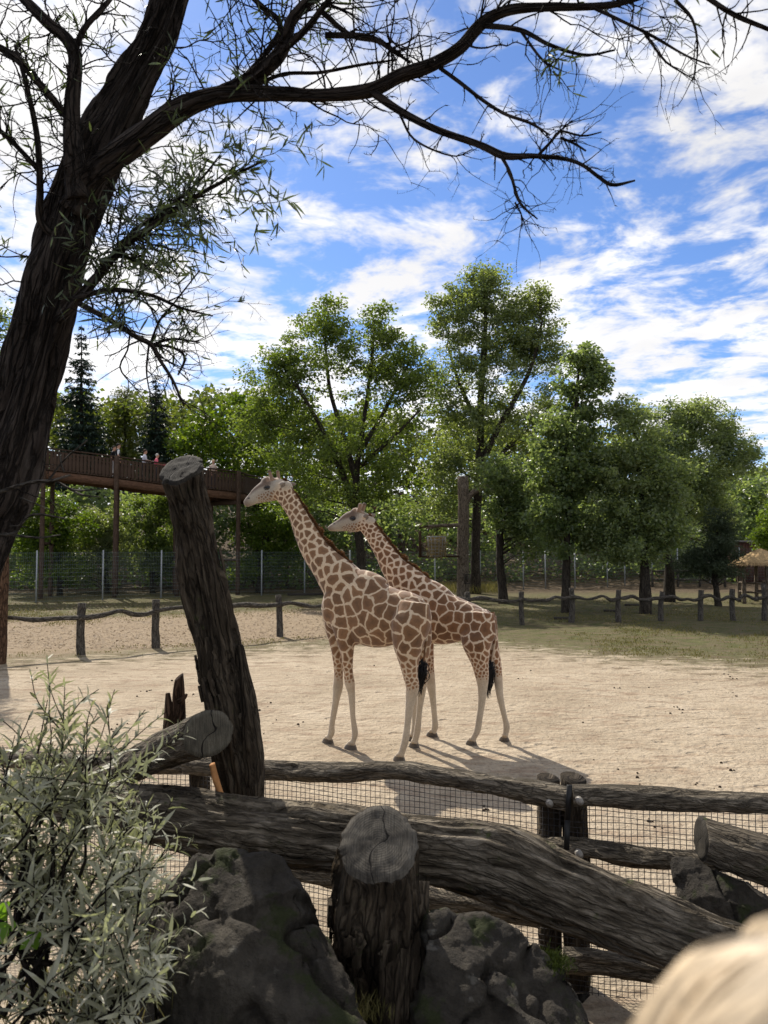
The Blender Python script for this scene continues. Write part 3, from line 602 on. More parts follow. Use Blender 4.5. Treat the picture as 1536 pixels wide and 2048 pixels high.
leafmass('woodland', 'distant mixed wood covering the hill behind the walkway and trees', 'woodland', M_WOODS,
         [(-150, 800, 1000, 66, 84), (100, 815, 1000, 66, 84), (250, 805, 1000, 66, 84), (340, 812, 1000, 62, 80), (430, 790, 1010, 60, 78), (600, 820, 1040, 66, 84), (850, 850, 1060, 70, 90), (1000, 860, 1090, 70, 90), (1200, 870, 1100, 70, 90), (1400, 930, 1110, 66, 90), (1700, 950, 1120, 66, 90)], 2300, 34, .50, .36, 1.25, 41)
leafmass('woodland', 'dark mass of trees at the far right behind the hut', 'woodland', M_LEAF_DK, [(1440, 985, 1090, 58, 66), (1500, 950, 1090, 58, 66), (1720, 955, 1090, 58, 66)], 260, 34, .4, .3, 1.1, 42)
leafmass('understorey', 'leafy undergrowth filling the gap below the walkway behind the fence', 'undergrowth', M_LEAF_DK,
         [(-150, 985, 1190, 50, 56), (300, 990, 1190, 50, 56), (700, 1000, 1185, 52, 60), (1000, 1000, 1180, 56, 64), (1500, 1040, 1175, 56, 64)], 1150, 34, .34, .25, 1.0, 43)
leafmass('understorey', 'sunlit yellow-green bushes along the foot of the wood', 'undergrowth', M_LEAF_YEL,
         [(350, 860, 990, 56, 60), (480, 800, 1000, 56, 60), (560, 870, 1010, 58, 62)], 170, 34, .34, .25, .9, 44)
# tall grass at the far fence foot
scatter_leaf('tall_grass', 'tall straw-coloured grass at the foot of the feeding pole', 'grass', M_GRASS, 1500, 880, 1010, 1176, 1190, .35, .02, tall=True)

# ------------------------------------------------------------------ walkway
WALK = [(-260, 862, 39.5), (60, 893, 41), (230, 913, 42), (330, 927, 43), (470, 943, 44.5), (505, 952, 47), (600, 965, 55), (700, 978, 61), (810, 988, 66), (900, 992, 70)]
wtop = np.array([at(*p) for p in WALK]); wtop = spline(np.c_[wtop, np.zeros(len(wtop))], 200)[:, :3]
RH = 1.12
wd_ = np.r_[0, np.cumsum(np.linalg.norm(np.diff(wtop[:, :2], axis=0), axis=1))]
def wpt(s, back=0.0):
    p = np.array([np.interp(s, wd_, wtop[:, k]) for k in range(3)]); q = np.array([np.interp(min(s, wd_[-1] - .3) + .2, wd_, wtop[:, k]) for k in range(3)]); p_ = np.array([np.interp(min(s, wd_[-1] - .3), wd_, wtop[:, k]) for k in range(3)]); t = (q - p_)[:2]; t /= np.linalg.norm(t)
    return p + np.array([-t[1], t[0], 0]) * back, math.atan2(t[1], t[0])
wk = thing('raised_walkway', 'reddish brown timber walkway on tall posts crossing behind the paddock', 'walkway', (-14, 42, 0))
def sweep(C, w_, h_):
    """box section swept along C, one piece"""
    C = np.asarray(C); T = np.gradient(C, axis=0); T /= np.linalg.norm(T, axis=1)[:, None]; S = np.cross(T, [0, 0, 1]); S /= np.linalg.norm(S, axis=1)[:, None]
    V = np.stack([C + S * w_ / 2 * a_ + np.array([0, 0, h_ / 2 * b_]) for a_, b_ in ((-1, -1), (1, -1), (1, 1), (-1, 1))], 1).reshape(-1, 3); n = len(C)
    Q = [(i * 4 + j, i * 4 + (j + 1) % 4, i * 4 + 4 + (j + 1) % 4, i * 4 + 4 + j) for i in range(n - 1) for j in range(4)] + [(3, 2, 1, 0), (n * 4 - 4, n * 4 - 3, n * 4 - 2, n * 4 - 1)]
    d = np.r_[0, np.cumsum(np.linalg.norm(np.diff(C, axis=0), axis=1))]; U = np.c_[np.tile([0, .3, .6, .9], n), np.repeat(d, 4)]; return V, np.array(Q), U
def strip(name, m_, z, w_, h_, back, s0=0, s1=None, n=90):
    a = Acc(); a.add(*sweep([wpt(s, back)[0] + [0, 0, z] for s in np.linspace(s0, s1 or wd_[-1], n)], w_, h_)); return a.build(name, wk, m_)
WW = 2.2
for bk in (0, WW):
    strip('handrail', M_WOODRED, 0, .16, .07, bk); strip('lower_rail', M_WOODRED, -RH + .14, .06, .1, bk); strip('upper_rail', M_WOODRED, -.16, .06, .1, bk)
    strip('deck_beam', M_WOODRED2, -RH - .32, .14, .42, bk + (-.02 if bk == 0 else .02))
a = Acc()
for s in np.arange(0, wd_[-1], .16):
    p, an = wpt(s, WW / 2); a.add(*box(p + [0, 0, -RH - .03], (.145, WW + .2, .05), an))
dk = a.build('deck', wk, M_WOODRED); dk['kind'] = 'stuff'
bal = mesh('baluster', *box((0, 0, 0), (.13, .03, RH - .16))); bal.materials.append(M_WOODRED); ub = Acc(); k = 0
for s in np.arange(.1, wd_[-1], .19):
    p, an = wpt(s, -.05); vis = -20 < 768 + p[0] / p[1] * F < 660
    if vis and k < 290:
        o = link('baluster', bal, wk); o.location = tuple(p + [0, 0, -RH / 2 - .05]); o.rotation_euler = (0, 0, an); k += 1
    elif not vis: ub.add(*box(p + [0, 0, -RH / 2 - .05], (.13, .03, RH - .16), an))
    p, an = wpt(s + .08, WW + .05); ub.add(*box(p + [0, 0, -RH / 2 - .05], (.13, .03, RH - .16), an))
ub.build('baluster_row', wk, M_WOODRED)['kind'] = 'stuff'
def s_at(px):
    ss = np.linspace(0, wd_[-1], 400); q = [768 + wpt(s)[0][0] / wpt(s)[0][1] * F for s in ss]; return float(np.interp(px, q, ss))
for px in (-130, 85, 231, 355, 474, 572, 690, 800):
    s = s_at(px)
    for bk in (-.1, WW + .1):
        p, an = wpt(s, bk); z0 = gzs(p[0], p[1]); r = .13
        V, Q, U, _ = tube_geo([(p[0], p[1], z0 - .3, r), (p[0], p[1], p[2] + .04, r)], seg=8, n=10); q = Acc(); q.add(V, Q, U); q.build('post', wk, M_WOODRED)
    p0, _ = wpt(s, -.2); p1, _ = wpt(s, WW + .2)
    q = Acc(); q.add(*bar(p0 + [0, 0, -RH - .65], p1 + [0, 0, -RH - .65], .2, .26)); q.build('cross_beam', wk, M_WOODRED)
    q = Acc(); q.add(*bar(p0 + [0, 0, -RH - 4.0], p1 + [0, 0, -RH - 4.0], .1, .14)); q.build('brace', wk, M_WOODRED)
    if px not in (355, 474): continue
    pn, _ = wpt(min(s + 2.2, wd_[-1]), WW / 2); q = Acc(); V, Q, U, _ = tube_geo([(*(p0 + [0, 0, -RH - .9]), .025), (*(pn + [0, 0, -RH - 3.6]), .025)], seg=5, n=2); q.add(V, Q, U); q.build('tension_rod', wk, M_GALV)

# ------------------------------------------------------------------ people
def remesh(acc_list, vox, sm=4):
    A = Acc()
    for V, Q in acc_list: A.add(V, Q)
    V = np.vstack(A.V); Q = np.vstack(A.Q); tri = Q[:, 2] == Q[:, 3]
    me = mesh('tmp', V, [q[:3] if t else q for q, t in zip(Q, tri)]); o = bpy.data.objects.new('tmp', me); COL.objects.link(o)
    md = o.modifiers.new('r', 'REMESH'); md.mode = 'VOXEL'; md.voxel_size = vox
    if sm: s = o.modifiers.new('s', 'SMOOTH'); s.factor = .5; s.iterations = sm
    dg = bpy.context.evaluated_depsgraph_get(); r = bpy.data.meshes.new_from_object(o.evaluated_get(dg)); bpy.data.objects.remove(o); return r
def setcol(me, C):
    at_ = me.color_attributes.new('col', 'FLOAT_COLOR', 'POINT'); at_.data.foreach_set('color', np.c_[C, np.ones(len(C))].astype(np.float32).ravel())
def co(me):
    V = np.empty(len(me.vertices) * 3, np.float32); me.vertices.foreach_get('co', V); return V.reshape(-1, 3).astype(float)
def tg(P, seg=12, n=None, ref=None):
    V, Q, U, _ = tube_geo(P, seg=seg, n=n or 3 * len(P), ref=ref); return V, Q
SKIN = (.45, .26, .18)
def person(name, label, loc, rz, H, shirt, trousers, hair, vest=None, lean=0.0, pack=None, arm='down', group=None, vox=.022, hairlen=.0, skin=SKIN):
    """standing figure, faces +x before rz; one continuous body, hair and backpack as children"""
    s = H / 1.75; L = []
    def p(x, y, z, r, r2=None): return (x * s, y * s, z * s, r * s, (r if r2 is None else r2) * s)
    lx = lean
    for sd in (1, -1):
        L.append(tg([p(0, .1 * sd, .93, .085), p(.01, .1 * sd, .72, .075), p(.015, .1 * sd, .5, .056), p(-.01, .1 * sd, .3, .05), p(-.02, .1 * sd, .09, .04)]))
        L.append(tg([p(-.06, .1 * sd, .045, .042), p(.05, .11 * sd, .042, .042), p(.16, .12 * sd, .03, .03)]))
        if arm == 'down': A_ = [p(lx * .85, .19 * sd, 1.4, .055), p(lx * .7 - .03, .24 * sd, 1.14, .043), p(lx * .6 + .1, .23 * sd, .92, .034), p(lx * .6 + .17, .22 * sd, .84, .03)]
        else: A_ = [p(lx * .85, .19 * sd, 1.4, .055), p(lx * .7 + .06, .25 * sd, 1.16, .043), p(lx + .3, .2 * sd, 1.1, .034), p(lx + .42, .18 * sd, 1.1, .03)]
        L.append(tg(A_))
        h = np.array(A_[-1][:3]) / s; pv = np.array(A_[-2][:3]) / s; d = (h - pv); d /= np.linalg.norm(d)
        if vox < .016:
            sv = np.cross(d, [0, 0, 1]); sv /= np.linalg.norm(sv); L.append(tg([p(*h, .028, .02), p(*(h + d * .08), .034, .018)]))
            for k in range(4): b0 = h + d * .07 + sv * (k - 1.5) * .019; L.append(tg([p(*b0, .009), p(*(b0 + d * .04 - [0, 0, .008]), .0085), p(*(b0 + d * (.06 + .012 * (1.5 - abs(k - 1.5))) - [0, 0, .025]), .007)], 8))
            b0 = h + d * .02 - sv * .03 * sd; L.append(tg([p(*b0, .012), p(*(b0 + d * .04 - sv * .03 * sd), .01), p(*(b0 + d * .07 - sv * .03 * sd), .008)], 8))
        else: L.append(tg([p(*h, .03), p(*(h + d * .09 - [0, 0, .01]), .026), p(*(h + d * .15 - [0, 0, .03]), .014)]))
    L.append(tg([p(0, 0, .86, .09, .13), p(0, 0, .97, .105, .165), p(lx * .35, 0, 1.12, .095, .14), p(lx * .7, 0, 1.3, .115, .175), p(lx * .9, 0, 1.42, .085, .17), p(lx, 0, 1.48, .05, .07), p(lx * 1.08 + .01, 0, 1.54, .048, .05)], 16, 24, ref=(1, 0, 0)))
    hx = lx * 1.15 + .02
    L.append(tg([p(hx, 0, 1.50, .04, .04), p(hx + .012, 0, 1.54, .075, .055), p(hx + .005, 0, 1.60, .095, .073), p(hx, 0, 1.66, .1, .078), p(hx - .005, 0, 1.71, .085, .068), p(hx - .005, 0, 1.745, .04, .03)], 16, 24, ref=(1, 0, 0)))
    L.append(tg([p(hx + .085, 0, 1.645, .014), p(hx + .108, 0, 1.605, .016), p(hx + .09, 0, 1.59, .014)], 8))
    for sd in (1, -1): L.append(tg([p(hx - .01, .075 * sd, 1.65, .012), p(hx - .015, .09 * sd, 1.63, .022, .012), p(hx - .01, .078 * sd, 1.6, .012)], 8))
    me = remesh(L, vox * s, 2); V = co(me) / s; C = np.tile(np.array(skin), (len(V), 1))
    x, y, z = V.T; bod = (z < 1.47 + 0 * x) & (z > .93) & (np.abs(y) < .2); slv = (np.abs(y) >= .16) & (z > 1.16) & (z < 1.5)
    C[bod | slv] = shirt; C[(z <= .95) & (np.abs(y) < .19) & (z > .08)] = trousers; C[(z <= .09)] = (.03, .028, .026)
    if vest is not None: C[(z > .95) & (z < 1.46) & (np.abs(y) < .155) & ((x < lx * .7 + .02) | (np.abs(y) > .06))] = vest
    ey = ((x - hx - .09) ** 2 + (np.abs(y) - .033) ** 2 + (z - 1.64) ** 2) < .014 ** 2; C[ey] = (.03, .02, .015)
    mo = (np.abs(z - 1.558) < .007) & (np.abs(y) < .026) & (x > hx + .05); C[mo] = (.35, .13, .11)
    setcol(me, C); b = link(name, me, None, M_PERSON, True); b.location = loc; b.rotation_euler = (0, 0, rz); tag(b, label, 'person', group)
    # hair cap
    hv = [tg([p(hx - .02, 0, 1.60 - hairlen, .06, .075), p(hx - .025, 0, 1.64, .098, .088), p(hx - .015, 0, 1.69, .104, .088), p(hx - .012, 0, 1.735, .085, .07), p(hx - .012, 0, 1.768, .03, .026)], 20, 26, ref=(1, 0, 0))]
    if hair is not None:
        hm = remesh(hv, .012 * s, 1); Vh = co(hm) / s; keep = (Vh[:, 0] < hx + .03 + (Vh[:, 2] - 1.66) * .9)
        Vh2 = Vh.copy(); Vh2[:, 0] = np.where(keep, Vh[:, 0], np.minimum(Vh[:, 0], hx + .045 + (Vh[:, 2] - 1.66) * .6)); hm.vertices.foreach_set('co', (Vh2 * s).astype(np.float32).ravel())
        setcol(hm, np.tile(np.array(hair), (len(Vh), 1)) * (1 + .25 * vn(Vh * [40, 40, 8], 3))[:, None]); h_ = link('hair', hm, b, M_PERSON, True)
    if pack is not None:
        pm = remesh([tg([p(lx * .5 - .15, 0, 1.02, .05, .1), p(lx * .6 - .18, 0, 1.1, .09, .15), p(lx * .8 - .18, 0, 1.32, .085, .14), p(lx * .9 - .14, 0, 1.44, .04, .08)], 14, 16, ref=(1, 0, 0))], .02 * s, 1)
        setcol(pm, np.tile(np.array(pack), (len(pm.vertices), 1))); link('backpack', pm, b, M_PERSON, True)
    return b
def on_walk(px, back): p, an = wpt(s_at(px), back); return tuple(p + [0, 0, -RH]), an
WG = 'visitors on the raised walkway'
for px, bk, rz, H, args in [
    (233, .3, .2, 1.9, dict(label='person in white shirt, white trousers and black waistcoat on the walkway', shirt=(.7, .7, .7), trousers=(.65, .65, .66), hair=(.02, .017, .015), vest=(.012, .012, .014))),
    (221, .6, -.3, 1.75, dict(label='person in black top half hidden beside the white-trousered walker', shirt=(.015, .015, .017), trousers=(.5, .5, .52), hair=(.02, .016, .013), lean=.06)),
    (287, .3, .1, 1.78, dict(label='person in pale grey t-shirt with short brown hair at the railing', shirt=(.55, .53, .58), trousers=(.05, .05, .07), hair=(.05, .028, .018), arm='rail', lean=.04)),
    (310, .3, -.1, 1.64, dict(label='person with grey hair in a pink top at the railing', shirt=(.75, .16, .22), trousers=(.1, .1, .13), hair=(.42, .40, .36), arm='rail', lean=.08)),
    (427, .3, -1.2, 1.68, dict(label='person with blond hair just right of the tall cut trunk', shirt=(.65, .5, .42), trousers=(.08, .08, .1), hair=(.55, .42, .24))),
    (597, .5, -1.3, 1.75, dict(label='person in light blue shirt behind the front giraffe\'s neck', shirt=(.45, .52, .7), trousers=(.08, .08, .1), hair=(.06, .04, .03)))]:
    loc, an = on_walk(px, bk); lab = args.pop('label'); person('person', lab, loc, an + rz, H, group=WG, **args)

# ------------------------------------------------------------------ far wire fence
wf = thing('wire_fence', 'tall grey wire mesh fence with steel posts along the back', 'fence', (0, 44, 0))
FP = [(-130, 1210), (72, 1205), (205, 1201), (322, 1197), (425, 1194), (523, 1192), (609, 1189), (700, 1187), (790, 1185), (870, 1184), (960, 1182), (1047, 1179), (1091, 1178), (1150, 1177), (1215, 1176), (1250, 1175), (1305, 1174), (1356, 1174), (1420, 1173), (1480, 1172), (1560, 1172)]
fpp = [gnd(*p) for p in FP]; HF = 2.5
for p in fpp: p[2] = gzs(p[0], p[1])
a = Acc()
for i, p in enumerate(fpp):
    V, Q, U, _ = tube_geo([(*p, .04), (p[0], p[1], p[2] + HF + .08, .04)], seg=8, n=2); q = Acc(); q.add(V, Q, U); q.build('post', wf, M_GALV)
    if i:
        o = fpp[i - 1]; L = np.linalg.norm(p - o)
        for k in range(int(HF / .2) + 1): a.add(*bar(o + [0, 0, .05 + k * .2], p + [0, 0, .05 + k * .2], .008, .011))
        for k in range(int(L / .085)):
            c = o + (p - o) * k / int(L / .085); a.add(*bar(c + [0, 0, .05], c + [0, 0, HF], .006, .006, (1, 0, 0)))
a.build('wire_mesh', wf, M_GWIRE)['kind'] = 'stuff'

# ------------------------------------------------------------------ weathered post-and-rail fence
rf = thing('rail_fence', 'weathered grey post and rail fence with wavy rails across the paddock', 'fence', (0, 22, 0))
PB = [(-160, 1334, 1226, 9), (164, 1310, 1206, 8.5), (312, 1297, 1199, 8), (560, 1273, 1190, 6.5), (690, 1262, 1186, 6), (815, 1257, 1186, 6), (935, 1253, 1184, 6), (1045, 1250, 1183, 5.5), (1142, 1246, 1176, 5.5), (1237, 1246, 1180, 5.5), (1322, 1243, 1183, 5.2), (1401, 1242, 1180, 5.2), (1467, 1240, 1178, 5.2), (1528, 1240, 1168, 5.2), (1600, 1240, 1176, 5.2)]
pb = []
for i, (x, y0, y1, r) in enumerate(PB):
    b = gnd(x, y0); b[2] = gzs(b[0], b[1]); tp = at(x + random.uniform(-3, 3), y1, b[1]); rr = pxm(r, b[1]); pb.append((b, tp, rr)); kx = random.uniform(-.05, .05)
    m_ = (b + tp) / 2 + [kx, 0, 0]
    tube('post', [(b[0], b[1], b[2] - .2, rr * 1.1), (*m_, rr * .95), (*tp, rr)], rf, M_POST, seg=10, n=12, disp=barkdisp(.012, 60 + i))
RY = [1240, 1236, 1222, 1210, 1206, 1203, 1202, 1197, 1194, 1196, 1197, 1196, 1195, 1195, 1195]
for i in range(len(pb) - 1):
    A_ = at(PB[i][0], RY[i], pb[i][0][1] - pb[i][2] - .05); B_ = at(PB[i + 1][0], RY[i + 1], pb[i + 1][0][1] - pb[i + 1][2] - .05); d = B_ - A_; n_ = 6; P = []
    for k in range(n_ + 1):
        f = k / n_; P.append((*(A_ + d * (f * 1.04 - .02) + [0, 0, random.uniform(-.09, .09) * (0 < k < n_)]), .06 + random.uniform(-.012, .015)))
    tube('rail', P, rf, M_POST, seg=8, n=22, disp=barkdisp(.012, 90 + i))
po = gnd(-6, 1328); tube('pole', [(po[0], po[1], -.3, .2), (po[0] + .02, po[1], 2, .19), (po[0], po[1], 4.2, .18)], None, M_BROWNPOST, seg=16, n=24, disp=barkdisp(.01, 44))
tag(bpy.context.scene.objects['pole'], 'thick brown timber pole at the left edge beside the rail fence', 'pole')
# long pale bar and planks lying beyond the fence
def plank(label, p0, p1, w_, h_, m_, zoff=.04):
    a_, b_ = gnd(*p0), gnd(*p1); a_[2] = gzs(a_[0], a_[1]) + zoff; b_[2] = gzs(b_[0], b_[1]) + zoff
    q = Acc(); q.add(*bar(a_, b_, w_, h_)); o = q.build('timber_piece', None, m_); tag(o, label, 'timber', 'loose timbers lying on the ground'); return o
plank('long pale pole lying on the ground left of the giraffes', (575, 1192), (655, 1191), .14, .14, M_POST, .06)
plank('low timber on the grass behind the rail fence by the slim dark tree', (1108, 1240), (1150, 1240), .16, .1, M_POST)
plank('short plank lying on bare ground just left of the wrapped trunk\'s fence post', (1208, 1223), (1232, 1224), .16, .1, M_POST)
plank('plank lying farthest back, beside the foot of the wrapped trunk', (1250, 1212), (1277, 1212), .16, .1, M_POST)
# double rail pen far right
pn = thing('cattle_pen', 'distant dark rail pen left of the thatched hut', 'pen', (*gnd(1380, 1178)[:2], 0)); q0 = None
for x in (1305, 1356, 1400, 1450):
    b = gnd(x, 1176); q = Acc(); V, Q, U, _ = tube_geo([(b[0], b[1], -.1, .09), (b[0], b[1], 1.35, .09)], seg=8, n=3); q.add(V, Q, U); q.build('post', pn, M_POST)
    if q0 is not None:
        for z in (.55, 1.15): q = Acc(); V, Q, U, _ = tube_geo([(q0[0], q0[1] - .1, z, .06), (b[0], b[1] - .1, z + .03, .06)], seg=6, n=3); q.add(V, Q, U); q.build('rail', pn, M_POST)
    q0 = b

# ------------------------------------------------------------------ feeding pole, hay basket
fb = gnd(926, 1198); fY = fb[1]
fp = thing('feeding_pole', 'stripped tree trunk pole with two side branches and a small box', 'pole', (fb[0], fb[1], 0))
def fpt(x, y, dy=0): return at(x, y, fY + dy)
tube('trunk', [(fb[0], fb[1], -.2, pxm(13, fY)), (*fpt(926, 1100), pxm(12, fY)), (*fpt(927, 1000), pxm(11, fY)), (*fpt(926, 953), pxm(10.5, fY))], fp, M_POLE, seg=16, n=40, disp=barkdisp(.025, 70))
tube('branch', [(*fpt(930, 1005), .2), (*fpt(945, 986, -.1), .15), (*fpt(965, 976, -.2), .12), (*fpt(985, 968, -.2), .09), (*fpt(1000, 956, -.2), .06)], fp, M_POLE, seg=8, n=18, disp=barkdisp(.02, 71))
tube('branch', [(*fpt(924, 1050), .12), (*fpt(895, 1051, -.2), .1), (*fpt(854, 1053, -.4), .06)], fp, M_POLE, seg=8, n=14, disp=barkdisp(.02, 72))
a = Acc(); c = fpt(935, 1158, -.42)
for dx, dz, sx_, sz_ in ((-.13, 0, .04, .52), (.13, 0, .04, .52), (0, .24, .22, .04), (0, -.24, .22, .04), (0, 0, .08, .3)): a.add(*box(c + [dx, 0, dz], (sx_, .12, sz_)))
a.build('box', fp, M_POST)
hb = thing('hay_basket', 'wire basket of hay hanging in a square frame beside feeding pole', 'hay basket', tuple(fpt(873, 1114, -.5)))
def hp(x, y, d=0): return fpt(x, y, -.5 + d)
for A_, B_, w_ in ((hp(840, 1062), hp(840, 1114), .14), (hp(836, 1113), hp(918, 1113), .1), (hp(838, 1056), hp(856, 1052), .08)):
    q = Acc(); q.add(*bar(A_, B_, w_, w_, (0, 1, 0))); q.build('frame_bar', hb, M_BROWNPOST)
cx = hp(873, 1112); R0, R1, Hh = pxm(15, fY), pxm(19, fY), pxm(38, fY)
a = Acc()
for k in range(14):
    an = k / 14 * 6.283; a.add(*bar(cx + [math.cos(an) * R0, math.sin(an) * R0, 0], cx + [math.cos(an) * R1, math.sin(an) * R1, Hh], .018, .018))
for k in range(7):
    r = R0 + (R1 - R0) * k / 6
    for j in range(14): a1, a2 = j / 14 * 6.283, (j + 1) / 14 * 6.283; z = Hh * k / 6; a.add(*bar(cx + [math.cos(a1) * r, math.sin(a1) * r, z], cx + [math.cos(a2) * r, math.sin(a2) * r, z], .018, .018 if k < 6 else .04))
a.build('basket', hb, M_GALV)
n = 1500; t_ = rng.uniform(0, 1, n); an = rng.uniform(0, 6.283, n); r = (R0 + (R1 - R0) * t_) * rng.uniform(.5, 1.02, n) * .95
P = cx + np.c_[np.cos(an) * r, np.sin(an) * r, Hh * t_ * .92 + .02]; V, Q = leafgeo(P, unit(n), unit(n), rng.uniform(.2, .4, n), .03, .1); a = Acc(); a.add(V, Q)
V, Q, U, _ = tube_geo([(*(cx + [0, 0, .03]), R0 * .8), (*(cx + [0, 0, Hh * .85]), R1 * .8)], seg=14, n=6); a.add(V, Q, U); a.build('hay', hb, M_HAY)['kind'] = 'stuff'
# dry feed branches hanging from the pole's arm
hbz = thing('hanging_branches', 'bundle of bare drooping twigs hanging from the feeding pole branch', 'branches', tuple(fpt(997, 962, -.2))); a = Acc()
for k in range(16):
    p0 = fpt(997, 962, -.2); e = fpt(rng.uniform(965, 1040), rng.uniform(1030, 1110), rng.uniform(-1, .6)); m_ = p0 * .55 + e * .45 + [rng.normal(0, .25), rng.normal(0, .2), .1]
    V, Q, U, _ = tube_geo([(*p0, .03), (*m_, .022), (*e, .01)], seg=5, n=10); a.add(V, Q, U)
    for j in range(2):
        f = rng.uniform(.4, .8); s = m_ * (1 - f) + e * f; e2 = s + [rng.normal(0, .4), rng.normal(0, .3), -rng.uniform(.4, .9)]; V, Q, U, _ = tube_geo([(*s, .014), (*e2, .006)], seg=4, n=4); a.add(V, Q, U)
a.build('twigs', hbz, M_POLE, True)['kind'] = 'stuff'

# ------------------------------------------------------------------ thatched hut, shed
hc = gnd(1524, 1206); hY = hc[1]; ht = thing('thatched_hut', 'small open hut with straw thatched cone roof at right edge', 'hut', (hc[0], hc[1], 0))
ap = at(1521, 1097, hY); ez = at(1521, 1128, hY)[2]; RR = pxm(57, hY)
a = Acc(); V, Q, U, _ = tube_geo([(hc[0], hc[1], ez + .05, RR * .97), (hc[0], hc[1], ez + (ap[2] - ez) * .5, RR * .58), (hc[0], hc[1], ap[2], .05)], seg=36, n=20, disp=barkdisp(.03, 75)); a.add(V, Q, U); rf_ = a.build('roof', ht, M_THATCH, True)
n = 6500; f = rng.uniform(0, 1, n) ** .6; an = rng.uniform(0, 6.283, n); r = RR * f * .98 + .03; z = ap[2] - (ap[2] - ez) * (f ** .93) + .02
P = np.c_[hc[0] + np.cos(an) * r, hc[1] + np.sin(an) * r, z]; D = np.c_[np.cos(an), np.sin(an), np.full(n, -(ap[2] - ez) / RR * 1.1)] + rng.normal(0, .12, (n, 3))
V, Q = leafgeo(P, D, np.c_[np.cos(an) * .5, np.sin(an) * .5, np.ones(n)] + rng.normal(0, .3, (n, 3)), rng.uniform(.14, .34, n), .022, .1); a = Acc(); a.add(V, Q); o = a.build('straw', rf_, M_THATCH); o['kind'] = 'stuff'
for k in range(6):
    an = k / 6 * 6.283 + .3; x, y = hc[0] + math.cos(an) * RR * .75, hc[1] + math.sin(an) * RR * .75; z0 = gzs(x, y)
    tube('post', [(x, y, z0 - .1, .1), (x, y, ez + .2, .09)], ht, M_POLE, seg=8, n=8, disp=barkdisp(.012, 76 + k))
    a2 = (k + 1) / 6 * 6.283 + .3; x2, y2 = hc[0] + math.cos(a2) * RR * .75, hc[1] + math.sin(a2) * RR * .75
    if k % 3 != 1:
        for z in (.55, 1.0): tube('rail', [(x, y, z, .05), (x2, y2, z, .05)], ht, M_POLE, seg=6, n=4)
tube('ring_beam', [(hc[0] + math.cos(q) * RR * .75, hc[1] + math.sin(q) * RR * .75, ez + .05, .06) for q in np.linspace(0, 6.283, 13)], ht, M_POLE, seg=6, n=40)
sb = at(1500, 1120, 56); sh = thing('shed', 'brown boarded shed with grey roof behind the pine', 'shed', (sb[0], sb[1], 0)); x0 = at(1470, 1100, 56)[0]
zt = at(1490, 1084, 56)[2]
for k in range(26): a = Acc(); a.add(*box((x0 + .12 + k * .24, 56 + .02 * (k % 2), zt / 2 - .1), (.235, .06, zt + .2))); a.build('board', sh, M_BUILD)
a = Acc(); a.add(*box((x0 + 3.0, 57.4, zt + .05), (6.6, 3.4, .12))); a.build('roof', sh, M_DARKROOF)
a = Acc(); a.add(*box((x0 + 3.1, 57.5, zt / 2 - .1), (6.0, 2.7, zt))); a.build('wall', sh, M_BUILD)

# ------------------------------------------------------------------ giraffes
def m_coat():
    m, n, b = mat('giraffe_coat', 0.75, 0.2); a = nd(n, 'Attribute', attribute_name='col').outputs['Color']
    e = nd(n, 'Attribute', attribute_name='edge').outputs['Fac']; pc = nd(n, 'Attribute', attribute_name='patch').outputs['Color']
    k = noise(n, obj_c(n), 55, 4, 0.65); j = noise(n, obj_c(n), 7, 4, 0.6)
    f = smooth(n, mth(n, 'ADD', e, mth(n, 'MULTIPLY', mth(n, 'SUBTRACT', k, 0.5), 0.012)), -0.004, 0.005)
    c = mixc(n, f, a, pc); c = mixc(n, 1.0, c, ramp(n, k, [(0.3, 0.82), (0.7, 1.12)]), 'MULTIPLY'); c = mixc(n, .5, c, ramp(n, j, [(0.3, 0.75), (0.7, 1.1)]), 'MULTIPLY')
    b.inputs['Sheen Weight'].default_value = 0.25; b.inputs['Sheen Roughness'].default_value = 0.5
    setc(n, b, c); bump(n, b, k, 0.25, 0.008); return m
M_COAT = m_coat()
M_MANE = m_leaf('mane_hair', (0.07, 0.032, 0.012), (0.13, 0.06, 0.024), (0.22, 0.11, 0.045), 0.3, 0.6, 0.2, (1.2, 1, .8))
M_TAILHAIR = m_plain('black_tail_hair', (0.008, 0.007, 0.007), .55, .3, .3)
M_EYE = m_plain('dark_eye', (0.006, 0.004, 0.003), .12, .6, .1)
